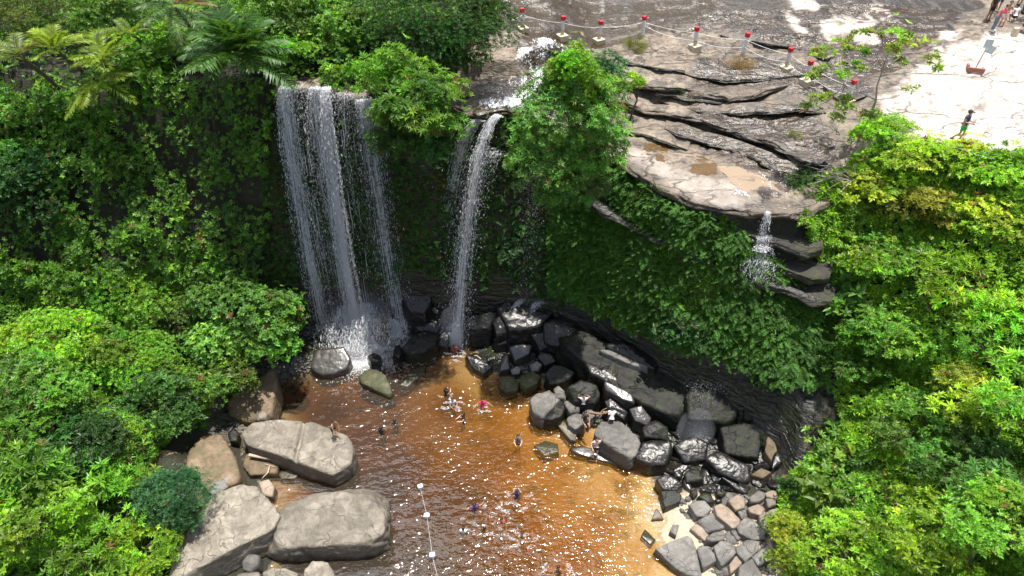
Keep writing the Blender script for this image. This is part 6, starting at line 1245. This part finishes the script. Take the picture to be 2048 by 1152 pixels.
swimmer('head and red collar in the glitter above the lone dark head', 1003, 1043, 1.33, 20, 'front', top=(.55, .05, .08), skin='tan')
swimmer('bather up to the neck with hands before the chest, lower right of the glitter', 1044, 1072, 1.28, 0, 'front', top=None, skin='tan')
swimmer('bare brown-skinned bather nearest the bottom edge', 1116, 1144, 1.0, 0, 'front', top=None, skin='brown')
swimmer('dark-clad bather nearest the grooved boulder, back turned', 764, 866, .95, 170, 'front', top=(.02, .02, .022), skin='brown')
swimmer('dim grey-green figure deep in the water behind the dark-clad bather', 790, 846, 1.22, 180, 'stand', top=(.05, .055, .045), skin='brown')
swimmer('bather in a dark red shirt standing under the narrow waterfall', 910, 706, .70, 180, 'front', top=(.20, .03, .03), skin='tan')
def stand(label, u, v, z, rz, pose='stand', **k): q = P(u, v, z); return person(label, tuple(q), math.radians(rz), pose, **k)
stand('bare-chested boy in dark shorts standing on the grooved boulder', 670, 872, 1.66, 60, 'bend', skin='tan', top=None, short=(.02, .025, .05), scale=.9)
stand('pale bather with both arms over the head between the right boulders', 1165, 826, .35, 0, 'headup', skin='pale', top=(.75, .68, .62), short=(.02, .02, .03))
stand('dark-clad bather sitting on the lumpy grey rock', 1168, 850, .88, 20, 'sit', skin='tan', top=(.035, .025, .03), short=BK)
stand('white-shirted bather crouching beside the brown log', 1222, 846, 1.62, 175, 'crouch', skin='pale', top=(.82, .83, .86), short=(.05, .05, .06))
stand('bather raising one arm on the sun-white wet ledge', 1190, 912, .16, 0, 'wave', skin='pale', top=(.55, .45, .42), short=(.03, .03, .03))
g = ground(1914, 282); person('man in a navy shirt, bright green shorts and dark cap walking on the pale rock', tuple(g), math.radians(35), 'walk', 'tan', (.03, .045, .11), (.02, .48, .08), cap=(.03, .03, .035), shoes=(.03, .03, .035))
CG = 'people gathered on the rock at the upper right corner'
def crowd(label, u, v, rz, pose, **k): return person(label, tuple(ground(u, v)), math.radians(rz), pose, group=CG, **k)
crowd('person in a pink-red shirt and grey jeans leaning forward at the crowd edge', 1984, 62, 30, 'bend', skin='tan', top=(.70, .06, .16), short=(.15, .19, .22), long_legs=True, shoes=(.7, .7, .7))
crowd('bare-chested person in white shorts beside the pink-shirted one', 2001, 54, -10, 'front', skin='tan', top=None, short=(.75, .75, .76))
crowd('person in dark clothes behind the pink-shirted one', 1975, 40, 10, 'stand', skin='brown', top=(.05, .02, .025), short=(.02, .02, .02))
crowd('person in a white shirt squatting right of the white shorts', 2024, 44, 180, 'squatback', skin='tan', top=(.72, .76, .84), short=(.03, .03, .035))
crowd('person in dark clothes sitting at the right edge of the crowd', 2040, 38, 90, 'sit', skin='tan', top=(.03, .03, .05), short=(.03, .03, .035))
crowd('person in blue and red sitting low on the pale rock at the right edge', 2044, 64, 120, 'sit', skin='pale', top=(.06, .10, .35), short=(.5, .05, .08), long_legs=True)
crowd('person in a teal shirt farther back at the upper right corner', 2034, 16, 0, 'front', skin='tan', top=(.03, .20, .32), short=(.03, .03, .05))
crowd('person in a pale pink shirt at the top edge of the crowd', 1992, 22, -40, 'front', skin='tan', top=(.78, .5, .6), short=(.04, .04, .1))
